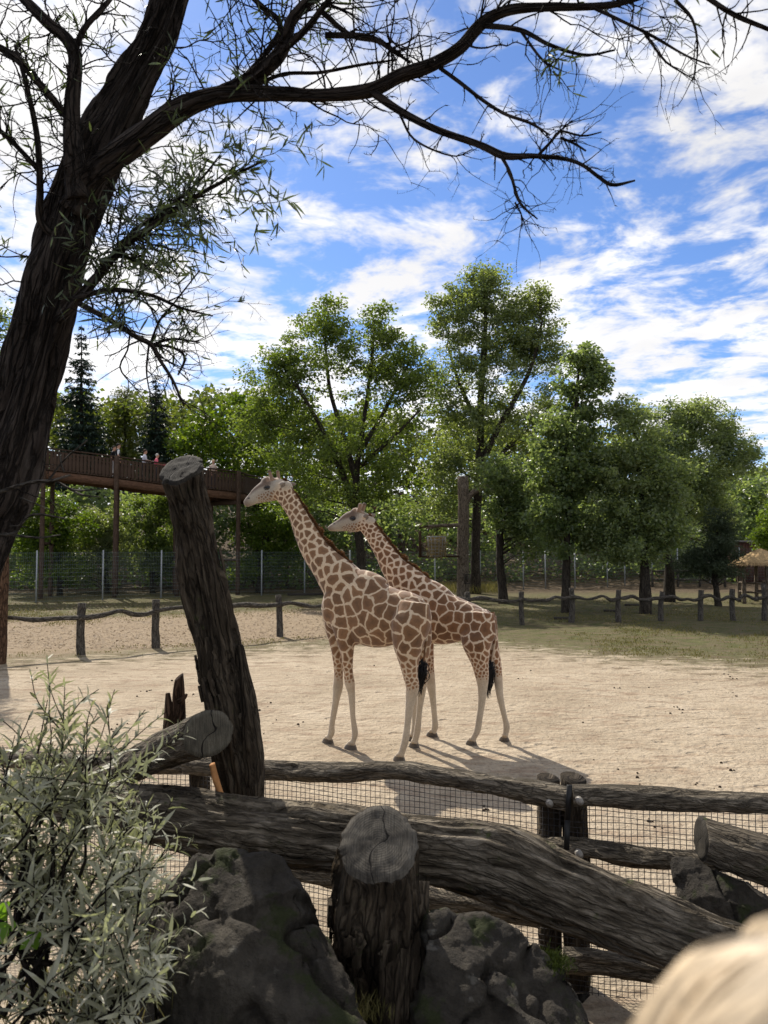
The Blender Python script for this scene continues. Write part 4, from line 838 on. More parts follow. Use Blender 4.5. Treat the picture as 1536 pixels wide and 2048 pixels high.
def giraffe(name, label, P0, dirv, neck, head, torso, legs, osc, bump_, ears, maneline, tail, eye, seed, brown, cream, scale):
    g = np.random.default_rng(seed); d2 = np.array(dirv, float); d2 /= np.linalg.norm(d2); nrm = np.array([-d2[1], d2[0]])
    if nrm[1] > 0: nrm = -nrm                                        # near side, towards the viewer
    latv = np.array([nrm[0], nrm[1], 0]); P0 = np.array(P0, float)
    def mid(px, py):
        r = ray(px, py); s = (P0 @ nrm) / (r[:2] @ nrm); return np.array([0, 0, CAMZ]) + r * s
    def ppm(px, py): return mid(px, py)[1] / F
    L = []
    def sect(rows, ref=None, seg=28, n=None):
        """rows: dorsal px, ventral px, half width m"""
        P = []
        for (a, b, hw) in rows:
            A_, B_ = mid(*a), mid(*b); P.append((*((A_ + B_) / 2), hw, np.linalg.norm(A_ - B_) / 2))
        V, Q, U, _ = tube_geo(P, seg=seg, n=n or 8 * len(P), ref=latv); L.append((V, Q))
    sect(torso); sect(neck); sect(head)
    for px, py, r, lat, hw in bump_:
        c = mid(px, py) + latv * lat; R = r * ppm(px, py)
        L.append(tg([(*(c - latv * hw), R * .25), (*(c - latv * hw * .6), R * .8), (*c, R), (*(c + latv * hw * .6), R * .8), (*(c + latv * hw), R * .25)], 16, 14))
    hooves = []
    for rows, Yb, lat, hoof in legs:
        (x0, y0, _), (x1, y1, _) = rows[0], rows[-1]; Yt = (mid(x0, y0) + latv * lat)[1]; P = []
        for x, y, r in rows:
            f = (y - y0) / (y1 - y0); Y = Yt + (Yb - Yt) * f ** .9; P.append((*at(x, y, Y), r * Y / F * (.55 if y < y0 + 40 else .92), r * Y / F))
        V, Q, U, _ = tube_geo(P, seg=18, n=8 * len(P), ref=latv); L.append((V, Q))
        hx0, hx1, hy = hoof; Y = gnd((hx0 + hx1) / 2, hy)[1]; zb = gzs(*at((hx0 + hx1) / 2, hy, Y)[:2]); top = np.array(P[-1][:3]); l = (hx1 - hx0) * Y / F / 2; c = at((hx0 + hx1) / 2, hy, Y); c[2] = zb
        ax = np.array([d2[0], d2[1], 0]) * (1 if d2[0] > 0 else -1)
        R = []
        for z, k, sh in ((-.01, 1.0, 0), (.02, .96, .05), (.055, .78, .25), (.085, .55, .5), (.12, .38, .8)):
            cc = c * (1 - sh) + np.array([top[0], top[1], c[2]]) * sh; R.append((cc, l * k, .052 * (1 - .3 * sh), z + zb))
        an = np.linspace(0, 2 * np.pi, 16, endpoint=False); V = []
        for cc, la, wa, z in R: V.extend([cc + ax * math.cos(t) * la + latv * math.sin(t) * wa + [0, 0, z - cc[2]] for t in an])
        Q = [(i * 16 + j, i * 16 + (j + 1) % 16, (i + 1) * 16 + (j + 1) % 16, (i + 1) * 16 + j) for i in range(4) for j in range(16)]; V.append(R[0][0] + [0, 0, R[0][3] - R[0][0][2]]); V.append(np.array([*R[-1][0][:2], R[-1][3]]))
        Q += [(80, (j + 1) % 16, j, j) for j in range(16)] + [(81, 64 + j, 64 + (j + 1) % 16, 64 + (j + 1) % 16) for j in range(16)]
        L.append((np.array(V), np.array(Q))); hooves.append(c)
    for (b, t, lat) in osc:
        p0 = mid(*b) + latv * lat; p1 = mid(*t) + latv * lat * 1.15; L.append(tg([(*p0, .036), (*(p0 * .5 + p1 * .5), .028), (*(p0 * .15 + p1 * .85), .028), (*p1, .027)], 12, 12))
    for (b, t, lat) in ears:
        p0 = mid(*b) + latv * lat; p1 = mid(*t) + latv * lat * 2.2; m_ = p0 * .5 + p1 * .5; L.append(tg([(*p0, .018, .018), (*m_, .015, .034), (*(p0 * .2 + p1 * .8), .013, .024), (*p1, .010, .010)], 12, 14, ref=latv))
    me = remesh(L, .0105, 10); V = co(me); x, y, z = V.T
    # muscle relief
    nv = np.empty(len(V) * 3, np.float32); me.vertices.foreach_get('normal', nv); nv = nv.reshape(-1, 3)
    V = V + nv * (fbm(V * [4, 4, 2.5] + seed, 2, 5) * .008)[:, None] * sstep(z, .9, 1.5)[:, None]
    me.vertices.foreach_set('co', V.astype(np.float32).ravel())
    # how far along head / neck
    hd = spline([(*((mid(*a) + mid(*b)) / 2),) for a, b, _ in head], 30); nk = spline([(*((mid(*a) + mid(*b)) / 2),) for a, b, _ in neck], 40); to = spline([(*((mid(*a) + mid(*b)) / 2),) for a, b, _ in torso], 40)
    def near(S):
        dd = np.full(len(V), 9.); ix = np.zeros(len(V), int)
        for k, s in enumerate(S): q = np.linalg.norm(V - s, axis=1); w_ = q < dd; dd[w_] = q[w_]; ix[w_] = k
        return dd, ix / (len(S) - 1)
    dh, fh = near(hd); dn, fn = near(nk); dt, ft = near(to)
    hmask = sstep(dn - dh, -.02, .06) * (z > 2.4); fn_ = fn
    # cell size: body, neck, legs, cheek
    leg = sstep(z, 1.42, 1.05)
    sz = .195 * (1 - leg) + .062 * leg; sz = sz * (1 - .45 * sstep(z, 1.0, .8)); nkm = sstep(dt - dn, -.05, .1) * (z > 1.7); sz = np.where(nkm > 0, sz * (1 - nkm) + nkm * (.075 + .11 * fn_), sz)
    sz = sz * (1 - hmask) + hmask * .042; sz *= scale
    W = V + np.stack([fbm(V * 9 + k * 31, 3, seed + k) for k in range(3)], 1) * (sz * .17)[:, None]
    cand = g.choice(len(V), min(26000, len(V)), replace=False); S = np.empty((6000, 3)); R = np.empty(6000); ns = 0
    for c in cand:
        p = W[c]; rr = sz[c] * g.uniform(.9, 1.25)
        if ns and (((S[:ns] - p) ** 2).sum(1) < (rr * .80) ** 2).any(): continue
        S[ns] = p; R[ns] = rr; ns += 1
        if ns >= 6000: break
    S = S[:ns]; e = np.empty(len(V)); ci = np.empty(len(V), int); S2 = (S ** 2).sum(1)
    for k in range(0, len(V), 4000):
        D = S2[None] - 2 * W[k:k + 4000] @ S.T; p = np.argpartition(D, 1, axis=1)[:, :2]; r = np.arange(len(D)); d0, d1 = D[r, p[:, 0]], D[r, p[:, 1]]; sw = d1 < d0
        i0 = np.where(sw, p[:, 1], p[:, 0]); i1 = np.where(sw, p[:, 0], p[:, 1]); e[k:k + 4000] = np.abs(d1 - d0) / (2 * np.linalg.norm(S[i0] - S[i1], axis=1) + 1e-6); ci[k:k + 4000] = i0
    lw = sz * (.066 + .085 * leg + .065 * nkm + .08 * hmask)
    lw = lw + sz * .55 * sstep(z, .92, .80)                                                   # fades to plain stockings
    lw = lw + hmask * .05 * sstep(fh, .6, .85) + hmask * .05 * sstep(z - hd[np.clip((fh * 29).astype(int), 0, 29), 2], -.05, .03)
    belly = sstep(dt, .18, .3) * 0
    edge = e - lw
    pcol = np.array(brown) * (1 + .13 * g.normal(size=(ns, 1)).clip(-1.3, 1.3))[ci]; dk = np.clip(edge / (sz * .45), 0, 1); pcol = pcol * (1.15 - .42 * dk[:, None]); pcol *= (1 + .35 * leg[:, None] * np.array([1, .8, .6]))
    base = np.tile(np.array(cream), (len(V), 1)); st = sstep(z, 1.0, .7)[:, None]; base = base * (1 - st) + np.array([.47, .385, .275]) * st
    dirt = sstep(z, .5, .1)[:, None] * (.5 + .5 * vn(V * 8, 4))[:, None] * .6; base = base * (1 - dirt) + np.array([.36, .28, .2]) * dirt
    kd_ = (sstep(z, .70, .78) * sstep(z, 1.0, .9))[:, None] * (.5 + .5 * fbm(V * 14, 2, 9)).clip(0, 1)[:, None] * .45; base = base * (1 - kd_) + np.array([.3, .215, .14]) * kd_
    base[z < .05] = (.13, .11, .09)
    hz = z - hd[np.clip((fh * 29).astype(int), 0, 29), 2]; hm = hmask[:, None]
    hc = np.array([.34, .30, .24]) * np.ones((len(V), 1)); tb = sstep(hz, .02, .075)[:, None] * sstep(fh, .15, .3)[:, None] * (1 - sstep(fh, .75, .9)[:, None]); hc = hc * (1 - tb * .9) + np.array([.11, .065, .04]) * tb * .9
    mz = sstep(fh, .76, .95)[:, None]; hc = hc * (1 - mz * .75) + np.array([.15, .105, .08]) * mz * .75
    base = base * (1 - hm) + hc * hm
    for (b, t, lat) in osc:
        p0, p1 = mid(*b), mid(*t); f = ((V - p0) @ (p1 - p0)) / ((p1 - p0) @ (p1 - p0)); dl = np.linalg.norm(V - (p0 + np.clip(f, 0, 1)[:, None] * (p1 - p0)), axis=1)
        k = (dl < .11) & (f > .05); base[k] = np.array([.25, .16, .10]) * (1 - .75 * sstep(f[k], .75, 1.0)[:, None]); edge[k] = -.05
    ec = mid(*eye[0]); k = ((((V - ec) - np.outer((V - ec) @ latv, latv)) * np.array([1, 1, 1.7])) ** 2).sum(1) < .058 ** 2; k &= hmask > .4; base[k] = base[k] * .22; edge[k] = -.05
    for (b, t, lat) in ears:
        for sg in (1, ):
            p0, p1 = mid(*b) + latv * lat, mid(*t) + latv * lat * 2.2; f = ((V - p0) @ (p1 - p0)) / ((p1 - p0) @ (p1 - p0)); dl = np.linalg.norm(V - (p0 + np.clip(f, 0, 1)[:, None] * (p1 - p0)), axis=1); k = (dl < .06) & (f > .15); base[k] = np.array([.19, .15, .115]); edge[k] = -.05
    # nostril and mouth line
    nsx = mid(*eye[1]); k = (((V - nsx) * np.array([1, 0, 1.6])) ** 2).sum(1) < .022 ** 2; base[k & (hmask > .5)] = (.06, .045, .04)
    edge[(z < .78)] = np.minimum(edge[z < .78], -.02)
    setcol(me, base)
    a_ = me.attributes.new('edge', 'FLOAT', 'POINT'); a_.data.foreach_set('value', edge.astype(np.float32))
    a_ = me.color_attributes.new('patch', 'FLOAT_COLOR', 'POINT'); a_.data.foreach_set('color', np.c_[np.clip(pcol, 0, 1), np.ones(len(V))].astype(np.float32).ravel())
    b = link(name, me, None, M_COAT, True); tag(b, label, 'giraffe', 'giraffes standing side by side')
    # eyes with lids
    for sd in (1, -1):
        c = mid(*eye[0]); kd = ((V - c - latv * sd * .3) ** 2).sum(1); kk = kd.argmin(); c2 = V[kk] - latv * sd * .012
        dd = (hd[-1] - hd[0]); dd /= np.linalg.norm(dd); me_, Qe = tg([(*(c2 - dd * .044), .004), (*(c2 - dd * .026), .022), (*c2, .028), (*(c2 + dd * .026), .022), (*(c2 + dd * .046), .004)], 12, 12)
        q = Acc(); q.add(me_, Qe); q.build('eye', b, M_EYE, True)
        n = 26; t_ = g.uniform(-1, 1, n)[:, None]; P = c2 + dd * t_ * .032 + [0, 0, .016] + latv * sd * .014; V_, Q_ = leafgeo(P, latv * sd + dd * t_ * .5 + [0, 0, -.35] + g.normal(0, .15, (n, 3)), unit(n, g), .032, .006); q = Acc(); q.add(V_, Q_); q.build('eyelashes', b, M_TAILHAIR)['kind'] = 'stuff'
    # mane
    ML = spline([(*mid(*p),) for p in maneline], 160); n = 5200; i = g.integers(0, 159, n); f = g.uniform(0, 1, (n, 1)); P = ML[i] * (1 - f) + ML[i + 1] * f + latv * g.normal(0, .011, (n, 1))
    tt = ML[i + 1] - ML[i]; tt /= np.linalg.norm(tt, axis=1)[:, None]; up = np.cross(latv, tt); up *= np.sign(up[:, 2:3]); hl = (.045 + .035 * vn(np.c_[i * .13, i * 0, i * 0], 3)) * np.sin(np.clip(i / 159, .04, .97) * np.pi) ** .35
    V_, Q_ = leafgeo(P - up * .02, up + tt * .45 + g.normal(0, .2, (n, 3)), unit(n, g), hl * g.uniform(.6, 1.2, n) + .02, .009, .1); q = Acc(); q.add(V_, Q_); q.build('mane', b, M_MANE)['kind'] = 'stuff'
    # tail: thin dock and black tuft
    TP = [mid(x, y) + latv * lt for x, y, lt in tail]; dock = [(*p, r) for p, r in zip(TP, (.035, .026, .02, .016, .013))]
    me2 = fastmesh('tail', *(lambda V, Q, U, r: (V, Q))(*tube_geo(dock, seg=10, n=30))); pv = co(me2); setcol(me2, np.tile(np.array(cream) * .75, (len(pv), 1)))
    a_ = me2.attributes.new('edge', 'FLOAT', 'POINT'); a_.data.foreach_set('value', (fbm(pv * [20, 20, 14], 2, 8) * .02 - .004).astype(np.float32)); a_ = me2.color_attributes.new('patch', 'FLOAT_COLOR', 'POINT'); a_.data.foreach_set('color', np.tile([*brown, 1.], len(pv)).astype(np.float32)); tl = link('tail', me2, b, M_COAT, True)
    t0 = TP[-1]; tip = mid(tail[-1][0] - 8, tail[-1][1] + 62) + latv * tail[-1][2]; acc = Acc()
    for k in range(170):
        s0 = t0 + g.normal(0, .012, 3) + [0, 0, g.uniform(-.02, .06)]; ln = g.uniform(.35, 1.0) ** 1.3; e_ = t0 + (tip - t0) * ln + g.normal(0, .02, 3); m_ = s0 * .5 + e_ * .5 + g.normal(0, .034, 3) * (1.15 - ln * .4)
        V_, Q_, U_, _ = tube_geo([(*s0, .005), (*m_, .005), (*e_, .0015)], seg=4, n=7); acc.add(V_, Q_, U_)
    acc.build('tail_tuft', tl, M_TAILHAIR, True)['kind'] = 'stuff'
    return b
G1 = giraffe('giraffe', 'larger front giraffe with higher head and paler wide brown patches', (-.59, 10.37), (.89, -.44),
    neck=[((570, 962), (559, 1003), .085), ((588, 984), (573, 1022), .085), ((609, 1016), (586, 1050), .10), ((628, 1048), (600, 1090), .12), ((650, 1080), (616, 1127), .15), ((678, 1106), (636, 1160), .18), ((706, 1128), (655, 1196), .21), ((730, 1150), (680, 1225), .2)],
    head=[((572, 964), (564, 998), .07), ((558, 956), (553, 1000), .092), ((541, 956), (541, 1003), .092), ((524, 963), (528, 1006), .078), ((510, 975), (516, 1008), .06), ((500, 988), (505, 1011), .056), ((493, 997), (496, 1014), .048), ((489.5, 1003), (490.5, 1013), .03)],
    torso=[((648, 1215), (650, 1240), .06), ((658, 1190), (660, 1260), .17), ((688, 1150), (690, 1281), .23), ((725, 1140), (727, 1293), .26), ((757, 1163), (757, 1297), .285), ((790, 1177), (788, 1290), .275), ((820, 1185), (816, 1287), .25), ((842, 1204), (838, 1280), .2), ((853, 1228), (850, 1262), .1)],
    legs=[([(690, 1200, 34), (688, 1235, 32), (690, 1265, 22), (693, 1295, 15.5), (696, 1339, 10), (699.5, 1366, 10.5), (703, 1388, 7.5), (706, 1434, 5.5), (710, 1466, 6.5), (707, 1480, 5.5), (703, 1488, 8)], 10.2, .15, (686, 716, 1496)),
          ([(672, 1215, 30), (670, 1250, 24), (674, 1290, 15), (677, 1339, 9.5), (676, 1372, 10.5), (672, 1400, 7.5), (664, 1448, 6), (663, 1464, 7), (659, 1474, 6), (656, 1478, 8)], 10.5, -.14, (642, 669, 1483)),
          ([(826, 1205, 34), (822, 1245, 40), (816, 1284, 32), (818, 1325, 20.5), (821, 1352, 15), (825, 1374, 13.5), (820, 1407, 9.5), (815, 1448, 6.8), (811, 1478, 7.8), (804, 1503, 7), (800, 1512, 8)], 9.62, .13, (784, 812, 1519)),
          ([(832, 1220, 30), (838, 1284, 25), (842, 1325, 15), (845, 1352, 11), (844, 1374, 9.5), (839, 1421, 6), (835, 1459, 7), (831, 1478, 6.5), (828, 1485, 8)], 10.25, -.12, (816, 840, 1492))],
    osc=[((549, 962), (542, 941), .045), ((555, 962), (551, 940), -.045)],
    bump_=[(529, 963, 9, 0, .04), (535, 966, 14, 0, .07), (684, 1205, 34, .12, .12), (822, 1235, 38, .13, .12), (822, 1235, 36, -.12, .12), (570, 978, 17, 0, .085)],
    ears=[((565, 968), (583, 968), .075), ((565, 968), (580, 966), -.075)],
    maneline=[(567, 957), (578, 968), (594, 990), (610, 1015), (628, 1046), (648, 1076), (672, 1101), (702, 1124)],
    tail=[(848, 1205, 0), (855, 1240, .04), (856, 1275, .05), (853, 1305, .05), (849, 1328, .05)],
    eye=[(541, 976), (499, 997)], seed=5, brown=(.185, .096, .045), cream=(.58, .445, .30), scale=.92)
G2 = giraffe('giraffe', 'smaller rear giraffe with lower head and crisp dark brown patches', (.57, 10.95), (.923, -.385),
    neck=[((739, 1032), (722, 1060), .075), ((757, 1056), (734, 1079), .075), ((776, 1082), (745, 1100), .09), ((795, 1106), (756, 1123), .11), ((815, 1128), (767, 1148), .14), ((843, 1149), (780, 1176), .17), ((868, 1168), (800, 1208), .2), ((885, 1188), (830, 1235), .18)],
    head=[((741, 1034), (731, 1058), .062), ((727, 1024), (720, 1061), .08), ((712, 1020), (708, 1064), .082), ((697, 1025), (695, 1064), .07), ((683, 1036), (682, 1063), .056), ((670, 1044), (670, 1063), .052), ((661, 1050), (661, 1062), .045), ((656.5, 1053), (656.5, 1060), .028)],
    torso=[((790, 1205), (792, 1228), .06), ((800, 1182), (802, 1250), .15), ((830, 1155), (832, 1276), .22), ((860, 1163), (860, 1288), .255), ((893, 1184), (891, 1290), .265), ((925, 1199), (921, 1284), .255), ((955, 1211), (950, 1281), .23), ((977, 1228), (973, 1272), .18), ((988, 1246), (986, 1264), .09)],
    legs=[([(828, 1215, 28), (828, 1255, 24), (829, 1295, 14), (828, 1339, 9), (827, 1368, 9.5), (828, 1395, 7), (829, 1434, 5.5), (829, 1458, 6.5), (826, 1468, 6), (824, 1472, 8)], 10.6, .1, (812, 836, 1478)),
          ([(842, 1215, 28), (846, 1255, 24), (854, 1295, 14.5), (859, 1335, 9.5), (861, 1364, 10), (865, 1393, 7), (869, 1434, 5.8), (870, 1453, 7), (867, 1462, 6), (865, 1465, 8)], 10.85, -.12, (851, 877, 1470)),
          ([(960, 1225, 28), (957, 1262, 35), (954, 1284, 31), (960, 1325, 18), (964, 1352, 14), (965, 1374, 10.5), (963, 1407, 7.5), (959, 1434, 6.8), (955, 1459, 7), (948, 1474, 6.2), (944, 1481, 8)], 10.4, .12, (930, 955, 1487)),
          ([(968, 1235, 26), (978, 1290, 20), (989, 1325, 13.5), (995, 1352, 10), (1000, 1393, 7.2), (1009, 1434, 5.6), (1013, 1453, 7), (1011, 1466, 6.2), (1009, 1472, 8)], 10.55, -.12, (997, 1020, 1479))],
    osc=[((719, 1026), (724, 1007), .04), ((721, 1026), (727, 1006), -.04)],
    bump_=[(712, 1028, 13, 0, .06), (833, 1205, 32, .11, .11), (958, 1250, 34, .12, .11), (958, 1250, 33, -.11, .11), (738, 1046, 15, 0, .075)],
    ears=[((731, 1034), (746, 1030), .07), ((731, 1034), (744, 1028), -.07)],
    maneline=[(737, 1028), (746, 1037), (762, 1059), (780, 1084), (800, 1110), (820, 1129), (846, 1148), (868, 1165)],
    tail=[(984, 1225, 0), (992, 1255, .03), (990, 1285, .04), (987, 1310, .04), (984, 1330, .04)],
    eye=[(710, 1037), (668, 1047)], seed=6, brown=(.175, .082, .036), cream=(.60, .465, .33), scale=.8)

# ------------------------------------------------------------------ near fence
nf = thing('mesh_fence', 'near low fence of rough barked rails with square wire mesh', 'fence', (1.05, 4.6, 0))
def rail(pts, seed, seg=22):
    P = [(*at(x, y, Y), pxm(r, Y)) for x, y, Y, r in pts]; L = sum(np.linalg.norm(np.array(P[i + 1][:3]) - P[i][:3]) for i in range(len(P) - 1))
    return tube('rail', P, nf, M_RAIL, seg=seg, n=max(10, int(L / .012)), disp=barkdisp(.016, seed, 4, 3.5))
rail([(-250, 1510, 5.9, 18), (100, 1520, 5.7, 18), (380, 1532, 5.5, 18)], 201)
rail([(370, 1533, 5.45, 17), (522, 1538, 5.3, 19), (646, 1544, 5.15, 19), (792, 1541, 4.98, 19), (865, 1551, 4.9, 19), (1000, 1575, 4.72, 21), (1060, 1586, 4.65, 22), (1138, 1599, 4.56, 21)], 202)
rail([(1146, 1593, 4.55, 21), (1230, 1594, 4.5, 21), (1314, 1598, 4.45, 20.5), (1440, 1603, 4.4, 20), (1620, 1612, 4.32, 20)], 203)
rail([(1048, 1688, 4.72, 15), (1120, 1690, 4.58, 18), (1200, 1702, 4.5, 19), (1300, 1718, 4.45, 20), (1400, 1722, 4.4, 18), (1560, 1730, 4.35, 18)], 204)
rail([(480, 1690, 5.3, 15), (600, 1748, 5.15, 16), (760, 1770, 5.0, 17), (850, 1795, 4.9, 20), (960, 1812, 4.8, 19), (1080, 1838, 4.64, 17)], 205)
rail([(1128, 1922, 4.5, 22), (1200, 1926, 4.45, 23), (1270, 1938, 4.4, 21), (1340, 1950, 4.38, 18), (1560, 1975, 4.3, 18)], 206)
def fpost(px, Y, top, r, seed):
    b = at(px, top, Y); tube('post', [(b[0], b[1], -.25, r), (b[0] + .01, b[1], .6, r * .97), (b[0], b[1], b[2], r)], nf, M_DEAD, seg=20, n=60, disp=barkdisp(.014, seed), cut1=(0.1, -.2, 1))
fpost(1097, 4.78, 1556, .066, 210); fpost(1147, 4.74, 1556, .078, 211); fpost(398, 5.68, 1535, .08, 212); fpost(-150, 5.95, 1530, .08, 213); fpost(1620, 4.5, 1580, .08, 214)
for x, y, Y in ((1100, 1608, 4.52), (1161, 1604, 4.44), (1160, 1711, 4.43)):
    c = at(x, y, Y); q = Acc(); V, Q, U, _ = tube_geo([(*(c + [0, .06, 0]), .021), (*c, .021), (*(c + [0, -.004, 0]), .019)], seg=20, n=3); q.add(V, Q, U); V, Q, U, _ = tube_geo([(*c, .011), (*(c + [0, -.014, 0]), .010)], seg=6, n=2); q.add(V, Q, U); q.build('bolt', nf, M_BOLT)
q = Acc(); q.add(*bar(at(1139, 1570, 4.50), at(1135, 1640, 4.50), .03, .01, (0, 1, 0))); q.add(*bar(at(1135, 1640, 4.50), at(1133, 1700, 4.46), .03, .01, (0, 1, 0))); q.build('strap', nf, M_BLACKTIE)
a = Acc(); FL = [at(-300, 1500, 6.0), at(398, 1530, 5.6), at(1120, 1570, 4.68), at(1640, 1570, 4.42)]
for i in range(3):
    A_, B_ = FL[i].copy(), FL[i + 1].copy(); A_[2] = B_[2] = 0; L = np.linalg.norm(B_ - A_); nv_ = int(L / .034)
    for k in range(nv_ + 1):
        c = A_ + (B_ - A_) * k / nv_; c = c + [0, .006 * math.sin(k * .7), 0]; a.add(*bar(c + [0, 0, -.02], c + [0, .012, 1.13], .0034, .0034, (1, 0, 0)))
    for k in range(34):
        pr = None
        for j in range(13):
            f = j / 12; c = A_ + (B_ - A_) * f + [0, .012 * k / 36, .0 + k * .034 + .006 * math.sin(j * 1.3 + k)]
            if pr is not None: a.add(*bar(pr, c, .0034, .0034))
            pr = c
a.build('wire_mesh', nf, M_WIRE)['kind'] = 'stuff'

# ------------------------------------------------------------------ deadwood
def log(name, label, pts, m_, seed, amp=.02, seg=56, step=.012, cut0=None, cut1=None, face0=None, face1=None, cat='log', extra=None, ks=5, kl=3):
    P = [(*at(x, y, Y), pxm(r, Y)) for x, y, Y, r in pts]
    if extra: P = extra(P)
    L = sum(np.linalg.norm(np.array(P[i + 1][:3]) - P[i][:3]) for i in range(len(P) - 1)); b = min(P, key=lambda p: p[2])
    t = thing(name, label, cat, b[:3])
    V, Q, U, rg = tube_geo(P, seg=seg, n=max(12, int(L / step)), disp=barkdisp(amp, seed, ks, kl), cut0=cut0, cut1=cut1, cap=True); q = Acc(); q.add(V, Q, U); w_ = q.build('wood', t, m_, True)
    if face1: disc('cut_face', rg[1], t, face1, .003, seed=seed)
    if face0: disc('cut_face', rg[0][::-1], t, face0, .003, seed=seed)
    return t
def bark_flakes(t, pts, n, seed, m_, wr=(.02, .05), lr=(.06, .2)):
    """loose plates of bark standing proud of a trunk, each a piece of its own"""
    g = np.random.default_rng(seed); S = spline([(*at(x, y, Y), pxm(r, Y)) for x, y, Y, r in pts], 60); T, A_, B_ = frames(S[:, :3])
    for k in range(n):
        i = int(g.uniform(16, 57)); an = g.uniform(0, 6.283); nr = A_[i] * math.cos(an) + B_[i] * math.sin(an); sd = np.cross(T[i], nr)
        if nr[1] > .5: continue
        wd2, ln, th = g.uniform(*wr), g.uniform(*lr), g.uniform(.006, .014); c = S[i, :3] + nr * (S[i, 3] * 1.0 + th * .3); V = []; m__ = 5
        for r_ in range(m__):
            f = r_ / (m__ - 1) - .5; w2 = wd2 * (1 - 1.1 * abs(f) ** 1.6 * g.uniform(.7, 1.2)); cc = c + T[i] * ln * f + sd * g.normal(0, .005)
            for s_, o_ in ((-1, 0), (1, 0), (1, 1), (-1, 1)): V.append(cc + sd * s_ * w2 * .5 * (1 - .25 * o_) + nr * (th * o_ - .012))
        Q = [(r_ * 4 + j, r_ * 4 + (j + 1) % 4, r_ * 4 + 4 + (j + 1) % 4, r_ * 4 + 4 + j) for r_ in range(m__ - 1) for j in range(4)] + [(3, 2, 1, 0), (m__ * 4 - 4, m__ * 4 - 3, m__ * 4 - 2, m__ * 4 - 1)]
        U = [(0, 0)] * len(V); U = [((v_ - c) @ sd, (v_ - c) @ T[i] + k * .3) for v_ in V]; link('bark_plate', mesh('bark_plate', V, Q, U), t, m_)
STP = [(363, 940, 4.02, 47), (376, 1000, 4.06, 46), (391, 1065, 4.1, 42), (408, 1150, 4.12, 42), (427, 1250, 4.15, 42), (440, 1330, 4.17, 47), (454, 1400, 4.18, 48), (470, 1500, 4.2, 46), (482, 1580, 4.2, 46), (488, 1640, 4.2, 46)]
st = log('standing_dead_trunk', 'tall leaning dead trunk with sawn top, standing behind the fallen log', STP[::-1] and [(490, 1860, 4.2, 50)] + STP[::-1], M_DEAD, 301, .030, 72, .011, cut1=(-.15, -.66, .74), face1=M_CUT2, cat='dead trunk', ks=4.5, kl=2.2)
bark_flakes(st, STP, 80, 5, M_DEAD)
# second strip of wood hugging the right of the trunk
tube('side_stem', [(*at(x, y, Y), pxm(r, Y)) for x, y, Y, r in ((505, 1640, 4.15, 24), (505, 1560, 4.15, 24), (498, 1460, 4.14, 22), (488, 1370, 4.14, 17), (478, 1290, 4.15, 8))], st, M_DEAD, seg=28, n=50, disp=barkdisp(.014, 305))
bl = log('cut_branch_log', 'short log with greenish sawn end lying against the standing trunk', [(120, 1615, 4.6, 26), (215, 1560, 4.35, 30), (280, 1525, 4.12, 34), (345, 1495, 3.9, 40), (416, 1467, 3.68, 45)], M_LOG, 302, .014, 56, .011, cut1=(.3, -.9, .16), face1=M_CUT3)
sp = log('broken_stub', 'jagged reddish broken stub standing up behind the cut branch log', [(352, 1475, 4.2, 17), (356, 1420, 4.2, 13), (357, 1380, 4.2, 11), (358, 1354, 4.2, 8)], M_BROWNPOST, 303, .012, 20, .008, cut1=(-.5, -.3, .7), cat='stub')
tube('splinter', [(*at(338, 1470, 4.18), .035), (*at(338, 1420, 4.18), .025), (*at(336, 1386, 4.18), .012)], sp, M_BROWNPOST, seg=10, n=16, disp=barkdisp(.01, 307))
tube('knob', [(*at(358, 1402, 4.18), .016), (*at(368, 1396, 4.15), .012), (*at(374, 1388, 4.15), .006)], sp, M_BROWNPOST, seg=8, n=8)
V, Q, U, _ = tube_geo([(*at(424, 1528, 3.95), .03, .012), (*at(432, 1560, 3.95), .035, .014), (*at(444, 1592, 3.95), .022, .012)], seg=8, n=14, disp=barkdisp(.006, 308)); q = Acc(); q.add(V, Q, U); o = q.build('split_wood', None, M_ORANGE)
tag(o, 'orange freshly split wood sliver beneath the cut branch log', 'wood piece')
log('fallen_log', 'long thick weathered log arching across the foreground to the right', [(60, 1592, 4.1, 35), (190, 1610, 4.0, 44), (311, 1630, 3.92, 53), (432, 1652, 3.84, 58), (540, 1664, 3.78, 62), (620, 1676, 3.72, 63), (740, 1690, 3.66, 60), (860, 1706, 3.6, 60), (1000, 1732, 3.52, 68), (1100, 1774, 3.46, 66), (1200, 1816, 3.4, 64), (1300, 1852, 3.34, 62), (1400, 1888, 3.28, 56), (1480, 1914, 3.24, 53), (1600, 1955, 3.18, 49)], M_LOG, 310, .028, 120, .012, ks=5.5, kl=1.6)
for i, (x, y, Y, r, h) in enumerate(((1010, 1662, 3.44, 26, .05), (1085, 1740, 3.34, 20, .04), (520, 1606, 3.75, 18, .035))):
    pass
SMP = [(728, 2080, 3.26, 50), (732, 2000, 3.22, 58), (738, 1930, 3.16, 76), (746, 1850, 3.08, 88), (753, 1780, 3.0, 88), (758, 1715, 2.95, 82), (758, 1686, 2.93, 80)]
sm_ = log('front_stump', 'stout dark stump with round sawn face turned to the viewer', SMP, M_DEAD, 320, .036, 96, .009, cut1=(-.02, -.64, .77), face1=M_CUT, cat='stump', ks=4.2, kl=2)
bark_flakes(sm_, SMP[::-1], 60, 6, M_DEAD, (.03, .07), (.08, .22))
log('leaning_post', 'dark round post standing in front of the right boulder', [(806, 2140, 2.86, 46), (808, 2000, 2.92, 46), (812, 1880, 3.02, 46), (818, 1760, 3.1, 40)], M_DEAD, 321, .012, 40, .012, cat='post')
